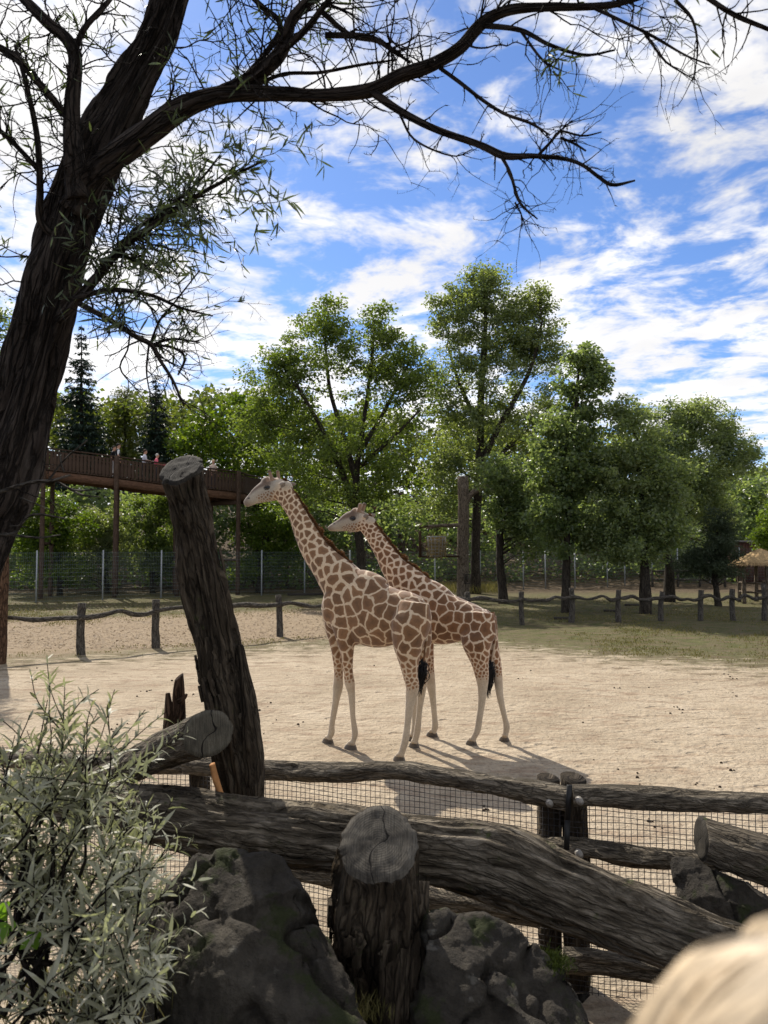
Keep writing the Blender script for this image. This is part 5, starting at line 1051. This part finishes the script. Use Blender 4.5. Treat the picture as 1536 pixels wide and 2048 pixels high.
log('log_end', 'sawn log jutting in from the right edge above the small boulder', [(1403, 1677, 4.05, 41), (1470, 1702, 3.95, 44), (1536, 1724, 3.85, 46), (1720, 1790, 3.6, 50)], M_LOG, 322, .012, 56, .012, cut0=(-1, .12, .1), face0=M_CUT2)

# ------------------------------------------------------------------ rocks
def rock(name, label, front, back, seed, amp=.05):
    """front/back outlines: (px,py,Y) points; hull, cut fine and roughened"""
    P = [at(*p) for p in front + back]; bm = bmesh.new()
    for p in P: bm.verts.new(p)
    bmesh.ops.convex_hull(bm, input=bm.verts); bmesh.ops.delete(bm, geom=[v_ for v_ in bm.verts if not v_.link_faces], context='VERTS')
    bmesh.ops.triangulate(bm, faces=bm.faces)
    for _ in range(6):
        le = [e for e in bm.edges if e.calc_length() > .045]
        if not le: break
        bmesh.ops.subdivide_edges(bm, edges=le, cuts=1); bmesh.ops.triangulate(bm, faces=bm.faces)
    for _ in range(6): bmesh.ops.smooth_vert(bm, verts=bm.verts, factor=.5)
    for _ in range(2):
        le = [e for e in bm.edges if e.calc_length() > .016]; bmesh.ops.subdivide_edges(bm, edges=le, cuts=1); bmesh.ops.triangulate(bm, faces=bm.faces)
    bm.normal_update(); V = np.array([v_.co for v_ in bm.verts]); N_ = np.array([v_.normal for v_ in bm.verts])
    h = fbm(V * 2.2 + seed, 5, seed) * amp * .5 + (1 - np.abs(fbm(V * [3, 3, 5] + seed, 5, seed + 3))) * amp * .3 + fbm(V * 26, 3, seed + 5) * amp * .14; h += amp * .12 * np.floor(fbm(V * [1.5, 1.5, 4], 2, seed + 2) * 3)
    cr = np.abs(fbm(V * 2.1 + 9, 3, seed + 7)); h -= amp * .9 * np.exp(-(cr / .05) ** 2)
    pit = vn(V * 21, seed + 11); h -= amp * .3 * sstep(pit, .5, .8)
    gr = np.random.default_rng(seed); sd_ = V[gr.choice(len(V), 22)]; ta = unit(22, gr); Vw = V + .02 * np.stack([fbm(V * 9 + k, 2, seed + k) for k in range(3)], 1)
    ix = ((Vw[:, None] - sd_[None]) ** 2).sum(2).argmin(1); h += amp * .3 * np.clip(((V - sd_[ix]) * ta[ix]).sum(1) / .12, -1.2, 1.2) + amp * .10 * gr.normal(size=22)[ix]
    V = V + N_ * h[:, None]
    for v_, c in zip(bm.verts, V): v_.co = c
    me = bpy.data.meshes.new(name); bm.to_mesh(me); bm.free(); o = link(name, me, None, M_ROCK, True); tag(o, label, 'rock'); return o
rock('boulder', 'big dark peaked boulder at lower left beside the bush', [(300, 2150, 2.55), (318, 1900, 2.75), (350, 1760, 2.95), (400, 1712, 3.05), (470, 1730, 3.0), (530, 1708, 3.02), (560, 1722, 3.0), (605, 1785, 2.98), (622, 1850, 2.9), (660, 1920, 2.85), (710, 2020, 2.7), (760, 2150, 2.5), (450, 1950, 2.62), (560, 2000, 2.6)], [(300, 1800, 3.4), (420, 1730, 3.45), (560, 1760, 3.4), (660, 1900, 3.3), (700, 2050, 3.2), (280, 2050, 3.2)], 401)
rock('boulder', 'wide dark mossy boulder right of the front stump', [(846, 2150, 2.6), (850, 1900, 2.8), (855, 1836, 2.95), (895, 1828, 2.98), (975, 1838, 3.0), (1012, 1850, 3.0), (1062, 1880, 2.98), (1100, 1912, 2.95), (1158, 1960, 2.95), (1172, 2010, 2.9), (1190, 2150, 2.6), (960, 1950, 2.72), (1060, 2020, 2.7)], [(860, 1850, 3.35), (980, 1850, 3.4), (1090, 1920, 3.3), (1160, 2010, 3.2), (860, 2050, 3.1)], 402)
rock('boulder', 'small pale-edged boulder under the sawn log at right', [(1350, 1722, 3.98), (1384, 1716, 4.0), (1450, 1744, 3.9), (1490, 1762, 3.85), (1545, 1806, 3.8), (1600, 1850, 3.7), (1560, 1960, 3.6), (1400, 1900, 3.72), (1352, 1800, 3.85), (1420, 1790, 3.75)], [(1370, 1720, 4.25), (1500, 1770, 4.25), (1600, 1850, 4.2), (1380, 1900, 4.2)], 403, .035)
rock('boulder', 'low stone under the bush at the bottom left corner', [(140, 2150, 2.4), (170, 1990, 2.6), (240, 1960, 2.65), (300, 2000, 2.6), (310, 2150, 2.4), (220, 2060, 2.45)], [(180, 2000, 2.9), (290, 2000, 2.9), (300, 2120, 2.8), (150, 2120, 2.8)], 404, .035)
# moss cushion and dry tufts between the rocks
def tuft(name, label, cat, c, n, r, L, W, m_, up=1.0):
    P = c + rng.normal(0, r, (n, 3)) * [1, 1, .25]; V, Q = leafgeo(P, unit(n) * .7 + [0, 0, up], unit(n), rng.uniform(.5, 1.2, n) * L, W, .1); a = Acc(); a.add(V, Q); o = a.build(name, None, m_); tag(o, label, cat, kind='stuff')
tuft('moss', 'green moss cushion on the right boulder\'s shoulder', 'moss', at(1100, 1925, 2.97), 1600, .035, .022, .004, M_MOSS)
tuft('dry_grass', 'dry straw tuft in the gap below the front stump', 'grass', at(725, 2035, 2.75), 260, .04, .07, .003, M_GRASS)
tuft('dry_grass', 'weeds and dead stems on the bank at bottom left', 'grass', at(120, 2060, 2.5), 500, .16, .12, .005, M_GRASS)

# ------------------------------------------------------------------ silver bush
def spray(P0, P1, bend, g, n, L, W, r0=.005):
    """one leafy shoot: stem polyline and leaves along it"""
    P0, P1 = np.array(P0), np.array(P1); m_ = P0 * .5 + P1 * .5 + bend; S = spline([(*P0, r0), (*m_, r0 * .7), (*P1, .0015)], 24); T, A_, B_ = frames(S[:, :3])
    f = np.sort(g.uniform(.12, 1, n)); i = np.clip((f * 23).astype(int), 0, 22); an = np.arange(n) * 2.4 + g.uniform(0, 6); rad = A_[i] * np.cos(an)[:, None] + B_[i] * np.sin(an)[:, None]
    D = T[i] * .75 + rad * .8 + [0, 0, .12] + g.normal(0, .12, (n, 3)); Pp = S[i, :3]; N_ = T[i] * .8 - rad * .4 + g.normal(0, .25, (n, 3)); sc = (1 - .45 * f ** 3) * g.uniform(.5, 1.25, n)
    return S, Pp, D, N_, L * sc, W * sc
bu = thing('silver_bush', 'silver-leaved willowy bush filling the lower left corner', 'bush', tuple(at(60, 2080, 2.3))); g = np.random.default_rng(77)
acc = Acc(); LP = []
roots = [at(60, 2120, 2.35), at(140, 2120, 2.4), at(-40, 2100, 2.3), at(200, 2100, 2.5)]
shoots = [(130, 1365), (215, 1410), (95, 1400), (255, 1440), (60, 1430), (250, 1510), (350, 1590), (370, 1645), (320, 1600), (30, 1470), (180, 1480), (280, 1650), (345, 1690), (10, 1540), (300, 1800), (340, 1860), (330, 1940), (285, 1770), (250, 1880), (205, 1960), (150, 1550), (100, 1600), (200, 1620), (160, 1680), (60, 1650), (240, 1700), (20, 1620), (300, 1885), (345, 1905), (120, 1750), (40, 1760), (-20, 1500), (-40, 1600), (175, 1440)]
for k, (x, y) in enumerate(shoots):
    Y = g.uniform(2.35, 3.0) if y < 1700 else g.uniform(2.2, 2.6); tip = at(x, y, Y); rt = roots[g.integers(4)] if y > 1700 else at(g.uniform(-60, 180), g.uniform(1800, 2060), 2.45); Lh = g.uniform(.38, .6)
    dv = tip - rt; st_ = tip - dv / np.linalg.norm(dv) * min(Lh, np.linalg.norm(dv) * .8)
    V, Q, U, _ = tube_geo([(*rt, .011), (*(rt * .5 + st_ * .5 + g.normal(0, .05, 3)), .008), (*st_, .005)], seg=6, n=10); acc.add(V, Q, U)
    S, *lv = spray(st_, tip, g.normal(0, .035, 3), g, int(g.uniform(22, 34)), .092, .0150); V, Q, U, _ = tube_geo(S, seg=5, n=14); acc.add(V, Q, U); LP.append(lv)
    for j in range(int(g.uniform(3, 7))):
        f = g.uniform(0, .75); b = S[int(f * 23), :3]; dd = dv / np.linalg.norm(dv) + g.normal(0, .75, 3); dd /= np.linalg.norm(dd); e = b + dd * g.uniform(.12, .3) + [0, 0, .03]
        S2, *lv = spray(b, e, g.normal(0, .02, 3), g, int(g.uniform(12, 20)), .075, .0125, .0025); V, Q, U, _ = tube_geo(S2, seg=4, n=8); acc.add(V, Q, U); LP.append(lv)
for k in range(60):                                   # inner and lower fine growth
    x, y = g.uniform(-40, 300), g.uniform(1560, 2050); b = at(x, y, g.uniform(2.35, 2.95)); dd = g.normal(0, .6, 3) + [.25, -.1, .7]; dd /= np.linalg.norm(dd)
    S2, *lv = spray(b, b + dd * g.uniform(.14, .34), g.normal(0, .02, 3), g, int(g.uniform(14, 26)), .058, .0095, .0025); V, Q, U, _ = tube_geo(S2, seg=4, n=8); acc.add(V, Q, U); LP.append(lv)
acc.build('stems', bu, M_TWIG, True)['kind'] = 'stuff'
Pp, D, N_, Ls, Ws = [np.concatenate([l[k] for l in LP]) for k in range(5)]
V, Q = longleaf(Pp, D, N_, Ls, Ws, g.uniform(-.1, .75, len(Pp)))
pick = np.argsort(-(Ls / Pp[:, 1]) + 9 * ((768 + Pp[:, 0] / Pp[:, 1] * F) < 5))[:290]; rest = np.setdiff1d(np.arange(len(Pp)), pick)
V3 = V.reshape(-1, 8, 3); q3 = np.array([[0, 1, 3, 2], [2, 3, 5, 4], [4, 5, 7, 6]])
for i in pick: link('leaf', mesh('leaf', V3[i], q3), bu, M_SILVER, True)
a = Acc(); a.add(V3[rest].reshape(-1, 3), (np.arange(len(rest))[:, None, None] * 8 + q3).reshape(-1, 4)); a.build('foliage', bu, M_SILVER, True)['kind'] = 'stuff'
# a few broad green leaves low at the left edge
wp = thing('broadleaf_weed', 'weed with a few bright green broad leaves at the left edge', 'weed', tuple(at(10, 1880, 2.4)))
for k in range(14):
    c = at(g.uniform(-20, 40), g.uniform(1800, 1870), 2.35) if k < 9 else at(g.uniform(55, 75), g.uniform(1850, 1875), 2.35); V_, Q_ = longleaf(c[None], g.normal(0, .5, (1, 3)) + [0, 0, -.6], np.array([[g.normal(0, .4), -1, .3]]), .05, .028, .1); q = Acc(); q.add(V_, Q_); q.build('leaf', wp, M_BRIGHT, True)
tube('stem', [(*at(10, 2000, 2.4), .003), (*at(12, 1900, 2.38), .003), (*at(14, 1800, 2.35), .002)], wp, M_TWIG, seg=5, n=8)

# ------------------------------------------------------------------ leaning tree
tr = thing('leaning_tree', 'big dark leaning tree with twiggy overhanging branches at upper left', 'tree', (-2.15, 3.1, .9)); g = np.random.default_rng(99)
def pl(rows): return [(*at(x, y, Y), pxm(r, Y)) for x, y, Y, r in rows]
TRK = [(-2.25, 3.0, .7, .24), (-2.0, 3.08, 1.6, .2)] + pl([(-70, 1090, 3.15, 77), (-15, 980, 3.18, 71), (30, 850, 3.2, 64), (62, 740, 3.2, 59), (100, 600, 3.2, 55), (132, 480, 3.2, 52), (172, 360, 3.2, 49), (222, 250, 3.2, 42), (268, 160, 3.2, 37), (318, 70, 3.18, 34), (350, -20, 3.15, 30), (395, -160, 3.1, 25), (430, -330, 3.0, 17)])
V, Q, U, _ = tube_geo(TRK, seg=72, n=300, disp=barkdisp(.026, 501, 5, 2.4)); q = Acc(); q.add(V, Q, U); q.build('trunk', tr, M_TREEBARK, True)
MAIN = [
 [(150, 420, 3.1, 34), (190, 350, 3.04, 30), (265, 290, 2.98, 26), (350, 225, 2.92, 22), (420, 195, 2.88, 19), (490, 187, 2.85, 16), (570, 188, 2.82, 13), (650, 190, 2.8, 12), (740, 180, 2.78, 13), (800, 150, 2.76, 13), (862, 130, 2.74, 13), (920, 95, 2.72, 13), (965, 45, 2.7, 12), (1020, 20, 2.68, 10), (1100, 14, 2.65, 8), (1220, 10, 2.6, 6), (1330, -20, 2.6, 4)],
 [(742, 182, 2.78, 9), (800, 222, 2.74, 8), (870, 258, 2.7, 7.5), (960, 290, 2.66, 7.5), (1010, 312, 2.64, 8), (1070, 312, 2.62, 5.5), (1130, 318, 2.6, 4.5), (1165, 330, 2.58, 4), (1195, 352, 2.57, 4), (1225, 370, 2.56, 4), (1270, 361, 2.55, 2)],
 [(1000, 308, 2.64, 4), (1020, 345, 2.63, 3.5), (1040, 405, 2.62, 3), (1075, 438, 2.61, 1.5)], [(1030, 405, 2.62, 2.2), (1043, 430, 2.62, 1.5), (1044, 458, 2.62, .8)],
 [(1075, 312, 2.62, 3.5), (1105, 280, 2.6, 3), (1120, 262, 2.6, 2.5), (1165, 272, 2.59, 2), (1203, 264, 2.58, 1.2)], [(1115, 266, 2.6, 2), (1145, 240, 2.59, 1)], [(1120, 275, 2.6, 3), (1150, 288, 2.6, 2.5), (1172, 302, 2.6, 2)],
 [(880, 136, 2.74, 4), (920, 165, 2.7, 4), (965, 200, 2.67, 3.6), (1010, 228, 2.64, 3.4), (1060, 246, 2.62, 3), (1100, 270, 2.6, 1.6)],
 [(800, 230, 2.74, 2.6), (830, 280, 2.73, 2.4), (905, 312, 2.7, 1.6), (945, 298, 2.7, 1)], [(420, 195, 2.88, 14), (475, 175, 2.86, 14), (540, 130, 2.84, 15), (570, 90, 2.82, 13), (585, 40, 2.8, 11), (640, -20, 2.8, 9)],
 [(565, 100, 2.82, 8), (610, 60, 2.78, 7), (650, 10, 2.75, 6), (690, -40, 2.75, 5)], [(480, 170, 2.86, 6), (560, 60, 2.9, 6), (520, 10, 2.9, 6), (470, -40, 2.9, 5)],
 [(160, 400, 3.05, 26), (146, 300, 3.02, 20), (144, 210, 3.0, 17), (150, 120, 2.98, 15), (135, 80, 2.96, 14), (95, 45, 2.95, 12), (40, -10, 2.95, 10)], [(150, 100, 2.98, 7), (170, 55, 2.96, 6), (215, 5, 2.95, 5), (240, -30, 2.95, 4)],
 [(135, 235, 3.0, 8), (90, 180, 2.95, 8), (30, 115, 2.9, 8), (-30, 80, 2.9, 7)], [(110, 475, 3.1, 9), (80, 440, 3.05, 8), (80, 380, 3.0, 7), (75, 280, 2.95, 6), (55, 180, 2.9, 5), (30, 90, 2.9, 3)], [(85, 350, 3.0, 5), (50, 310, 2.95, 5), (10, 270, 2.92, 5), (-30, 240, 2.9, 4)],
 [(118, 640, 3.1, 12), (190, 560, 3.0, 10), (240, 500, 2.92, 8), (300, 455, 2.86, 6.5), (380, 400, 2.8, 5), (470, 350, 2.74, 3.5), (530, 320, 2.7, 2)], [(200, 555, 3.0, 5), (260, 470, 2.9, 4.5), (330, 420, 2.84, 3.5), (400, 360, 2.8, 2.5), (440, 310, 2.76, 1.5)],
 [(140, 600, 3.05, 6), (220, 580, 2.95, 5.5), (300, 590, 2.88, 4), (360, 615, 2.84, 3), (425, 632, 2.8, 1.5)], [(160, 608, 3.02, 6), (220, 640, 2.95, 6), (270, 672, 2.9, 5.5), (303, 690, 2.86, 5.5), (320, 720, 2.85, 4), (345, 760, 2.84, 3.2), (368, 812, 2.82, 2)],
 [(303, 690, 2.86, 3), (345, 678, 2.84, 3), (400, 685, 2.82, 1.5)], [(305, 690, 2.86, 3), (345, 695, 2.84, 3), (370, 715, 2.83, 3), (356, 750, 2.82, 2)], [(300, 688, 2.86, 2.5), (320, 640, 2.84, 2.5), (345, 610, 2.82, 2), (400, 540, 2.8, 1.5)], [(298, 688, 2.86, 2.4), (293, 740, 2.85, 2), (298, 780, 2.85, 1)],
 [(260, 665, 2.9, 2), (255, 700, 2.9, 2), (240, 735, 2.9, 2), (265, 770, 2.88, 1.2), (282, 785, 2.88, .8)],
 [(480, 190, 2.85, 5), (560, 150, 2.9, 4), (640, 145, 2.9, 3.5), (720, 130, 2.92, 3), (790, 120, 2.92, 2)], [(640, 20, 2.8, 6), (700, 70, 2.82, 5), (760, 85, 2.82, 4), (820, 125, 2.78, 3)], [(650, 70, 2.8, 6), (740, 75, 2.8, 6), (800, 110, 2.78, 5)],
 [(960, 50, 2.7, 6), (1040, 60, 2.66, 5), (1100, 90, 2.62, 4), (1170, 110, 2.6, 3), (1230, 100, 2.58, 2)], [(1180, 12, 2.6, 4), (1260, 50, 2.57, 3), (1310, 75, 2.55, 3), (1370, 110, 2.54, 2), (1420, 130, 2.53, 1.5)], [(1380, -30, 2.5, 5), (1460, 25, 2.48, 5), (1540, 60, 2.46, 4)], [(1350, 0, 2.5, 4), (1385, 40, 2.5, 3), (1395, 100, 2.5, 2), (1385, 165, 2.5, 1)],
 [(1285, 60, 2.56, 3), (1320, 110, 2.55, 2.5), (1340, 130, 2.55, 2), (1390, 160, 2.54, 1)], [(1040, 60, 2.66, 3), (1085, 120, 2.63, 2.5), (1120, 140, 2.62, 1.5)]]
SK = []
for i, m_ in enumerate(MAIN):
    P = pl(m_); Ln = sum(np.linalg.norm(np.array(P[k + 1][:3]) - P[k][:3]) for k in range(len(P) - 1)); big = m_[0][3] > 11
    n_ = max(8, int(Ln / .02)); tube('branch', P, tr, M_TREEBARK, seg=24 if big else 8, n=n_, disp=barkdisp(.010 if big else .002, 510 + i, 5, 5)); SK.append((spline(P, n_), m_))
# fine twigs: zig-zag shoots with short spurs
tw = Acc(); TWL = []
LFS = [1.0]
def twig(p, d, ln, r, lvl, leaf):
    n_ = max(3, int(ln / .035)); pts = [(*p, r)]; q = np.array(p); d = d / np.linalg.norm(d)
    for k in range(n_):
        d = d + g.normal(0, .22, 3) + [0, 0, -.02]; d /= np.linalg.norm(d); q = q + d * ln / n_; pts.append((*q, r * (1 - .75 * (k + 1) / n_)))
        if g.uniform() < .8:                                        # spur or thorn
            s = d * .5 + unit(1, g)[0]; s /= np.linalg.norm(s); e = q + s * g.uniform(.008, .024); tw.add(*spike(q, e, r * .7))
        if lvl < 2 and g.uniform() < (.34 if lvl == 0 else .16): twig(q, d + unit(1, g)[0] * .95, ln * g.uniform(.3, .6), r * .6, lvl + 1, leaf)
    V, Q, U, _ = tube_geo(pts, seg=4, n=len(pts) + 2); tw.add(V, Q, U)
    if leaf > 0:
        m_ = int(leaf * ln * 26); S = spline(pts, 20); T, A_, B_ = frames(S[:, :3]); i = g.integers(3, 20, m_); an = g.uniform(0, 6.28, m_); rad = A_[i] * np.cos(an)[:, None] + B_[i] * np.sin(an)[:, None]
        TWL.append((S[i, :3], T[i] * .7 + rad * .9 + g.normal(0, .15, (m_, 3)) - [0, 0, .15], rad * -.3 + T[i] + g.normal(0, .3, (m_, 3)), g.uniform(.036, .07, m_) * LFS[0], g.uniform(.0055, .0088, m_) * LFS[0]))
DEN = {0: (62, .42), 1: (24, .12), 7: (20, .12), 9: (22, .4), 10: (18, .36), 11: (20, .36), 12: (28, .36), 13: (12, .32), 14: (18, .36), 15: (18, .3), 16: (12, .3), 17: (46, .32), 18: (40, .3), 19: (26, .34), 20: (20, .3)}
for i, (S, m_) in enumerate(SK):
    nt_, ln = DEN.get(i, (10, .24))
    for k in range(nt_):
        j = int(g.uniform(.15 if i else .22, 1) * (len(S) - 1)); p = S[j]; d = unit(1, g)[0] * [1, .8, 1]; px_ = 768 + p[0] / p[1] * F; py_ = 1100 - (p[2] - CAMZ) / p[1] * F
        if i == 0 and px_ > 500: d[2] = abs(d[2]) * (1 if g.uniform() < .8 else -.6)
        if i == 0 and px_ < 560 and d[2] < 0 and g.uniform() < .85: d[2] *= -1
        T = S[min(j + 1, len(S) - 1), :3] - S[max(j - 1, 0), :3]; T /= np.linalg.norm(T) + 1e-9
        leaf = 0
        if i in (17, 18): leaf = 1.5
        elif i in (19,) and px_ < 400: leaf = .8
        elif i in (15, 16): leaf = .6
        elif i == 14: leaf = .3
        elif i in (9, 11) and g.uniform() < .5: leaf = .8
        elif i == 0 and 280 < px_ < 480 and d[2] > 0: leaf = .8 if g.uniform() < .5 else 0
        elif i == 0 and px_ > 1040: leaf = .45 if g.uniform() < .4 else 0
        elif i == 12 and g.uniform() < .25: leaf = .5
        LFS[0] = 1.08 if i in (15, 16, 17, 18, 19) else 1.0
        twig(p[:3], d + T * .6, ln * g.uniform(.35, 1.1), max(.0018, min(.004, p[3] * .4)), 0 if nt_ > 20 else 1, leaf)
LFS[0] = 1.0
# twiggy crown close round the upper trunk
TS = spline(TRK, 300)
for k in range(36):
    j = int(g.uniform(.62, .9) * 299); d = unit(1, g)[0]; twig(TS[j, :3] + d * TS[j, 3] * .8, d + [0, 0, .3], g.uniform(.25, .6), .004, 0, 1.0 if g.uniform() < .6 else 0)
for k in range(40):
    j = int(g.uniform(.3, .62) * 299); d = unit(1, g)[0] * [1, .6, 1] + [-.5, 0, .1]; twig(TS[j, :3] + d / np.linalg.norm(d) * TS[j, 3] * .8, d, g.uniform(.12, .3), .003, 1, 0)
# the hanging leaf cluster on the right branch
c = at(1115, 110, 2.62)
for k in range(7): d = g.normal(0, .5, 3) + [.1, 0, -.7]; twig(c + g.normal(0, .02, 3), d, g.uniform(.07, .14), .0025, 2, 2.0)
# pale dead twigs low on the trunk's right
dt_ = Acc()
for m_ in ([(-20, 990, 3.0, 4), (60, 965, 2.95, 4), (100, 962, 2.93, 3.5), (140, 950, 2.9, 2)], [(98, 960, 2.93, 2.6), (130, 918, 2.92, 2.2), (175, 880, 2.9, 1.6)], [(112, 962, 2.93, 2.2), (150, 980, 2.9, 2), (205, 978, 2.88, 1)], [(110, 962, 2.93, 2), (160, 988, 2.9, 2), (200, 994, 2.88, 1)], [(0, 1070, 3.0, 4), (30, 1065, 2.98, 3.5), (62, 1030, 2.95, 3), (130, 1036, 2.92, 1.5)], [(10, 1068, 3.0, 3), (75, 1075, 2.95, 2), (120, 1070, 2.92, 1.2)], [(20, 1052, 3.0, 2), (55, 1054, 2.98, 1)], [(40, 995, 2.98, 1.8), (90, 1015, 2.95, 1.2), (120, 1030, 2.94, .8)], [(128, 945, 2.92, 1.8), (122, 925, 2.92, 2), (119, 905, 2.92, 2)]):
    V, Q, U, _ = tube_geo(pl(m_), seg=6, n=18, disp=barkdisp(.0015, 590)); dt_.add(V, Q, U)
dt_.build('dead_twigs', tr, M_POST, True)['kind'] = 'stuff'
tw.build('twigs', tr, M_TWIG)['kind'] = 'stuff'
Pp, D, N_, Ls, Ws = [np.concatenate([l[k] for l in TWL]) for k in range(5)]
_d = np.min(np.linalg.norm(Pp[:, None, [0, 2]] - TS[None, ::10][:, :, [0, 2]], axis=2) - TS[None, ::10, 3], axis=1); _k = ~((_d < .04) & (Pp[:, 2] < 4.3))     # leaves grow off the shoots, not on the bare lower trunk
Pp, D, N_, Ls, Ws = Pp[_k], D[_k], N_[_k], Ls[_k], Ws[_k]
V, Q = longleaf(Pp, D, N_, Ls, Ws, g.uniform(-.1, .3, len(Pp))); a = Acc(); a.add(V, Q); a.build('foliage', tr, M_BUCK, True)['kind'] = 'stuff'

# ------------------------------------------------------------------ people right by the camera
M_HAIR = bpy.data.materials.new('hair_strand'); M_HAIR.use_nodes = True
_n = M_HAIR.node_tree; _b = _n.nodes['Principled BSDF']; _a = nd(_n, 'Attribute', attribute_name='col').outputs['Color']; _r = nd(_n, 'NewGeometry').outputs['Random Per Island']
_n.links.new(mixc(_n, 1.0, _a, ramp(_n, _r, [(0.0, 0.3), (0.5, 0.9), (1.0, 1.4)]), 'MULTIPLY'), _b.inputs['Base Color']); _b.inputs['Roughness'].default_value = .5; _b.inputs['Specular IOR Level'].default_value = .25
def bystander(label, c, hair, shirt, rz, seed):
    z0 = gzs(c[0], c[1]); Hs = (c[2] - z0) / 1.655 * 1.75
    b = person('person', label, (c[0], c[1], z0), rz, Hs, shirt, (.05, .06, .1), None, vox=.014); s = Hs / 1.75; g2 = np.random.default_rng(seed); acc2 = Acc(); hc = np.array([0.005, 0, 1.655])
    n = 2600; an = g2.uniform(0, 6.283, n); dx, dy = np.cos(an), np.sin(an); front = dx > .5; rr = g2.uniform(.96, 1.05, n); ln = g2.uniform(.75, 1.0, n); rows = []
    for f in np.linspace(0, 1, 9):
        th = f * ln * np.where(front, 1.2, 1.75); e = np.c_[dx * np.sin(th) * .108, dy * np.sin(th) * .092, np.cos(th) * .112] * rr[:, None]; e[:, 2] -= np.maximum(0, th - 1.45) * .55
        e[:, 0] = np.where(front, np.minimum(e[:, 0], .075), e[:, 0]); w_ = .004 * np.sin(f * 7 + an * 9); c_ = (hc + e + np.c_[w_, w_, w_ * 0]) * s
        sd_ = np.c_[-dy, dx, dx * 0] * .0018 * s * (1 - .6 * f); ot = e / (np.linalg.norm(e, axis=1)[:, None] + 1e-9) * .0016 * s; rows += [c_ + sd_ - ot, c_ + ot, c_ - sd_ - ot]
    V = np.stack(rows, 1).reshape(-1, 3); i_, j_ = np.arange(8)[:, None] * 3, np.arange(3)[None]; q_ = np.stack([i_ + j_, i_ + (j_ + 1) % 3, i_ + 3 + (j_ + 1) % 3, i_ + 3 + j_], -1).reshape(-1, 4); acc2.add(V, (np.arange(n)[:, None, None] * 27 + q_).reshape(-1, 4))
    capm = tg([(-.012 * s, 0, 1.56 * s, .07 * s, .065 * s), (-.012 * s, 0, 1.64 * s, .098 * s, .082 * s), (0, 0, 1.70 * s, .1 * s, .08 * s), (0, 0, 1.745 * s, .07 * s, .055 * s), (0, 0, 1.762 * s, .02 * s, .02 * s)], 20, 24, ref=(1, 0, 0)); V, Q = capm; V[:, 0] = np.minimum(V[:, 0], .055 * s); acc2.add(V, Q)
    h = acc2.build('hair', b, M_HAIR, True); setcol(h.data, np.tile(np.array(hair), (len(h.data.vertices), 1))); return b
bystander('person with blond hair right in front of the camera at lower right', (.143, .22, 2.388), (.38, .30, .205), (.3, .32, .36), 1.35, 3)
bystander('person with brown hair cropped by the bottom left corner', (-.30, .42, 2.29), (.28, .17, .10), (.2, .22, .25), 1.5, 4)
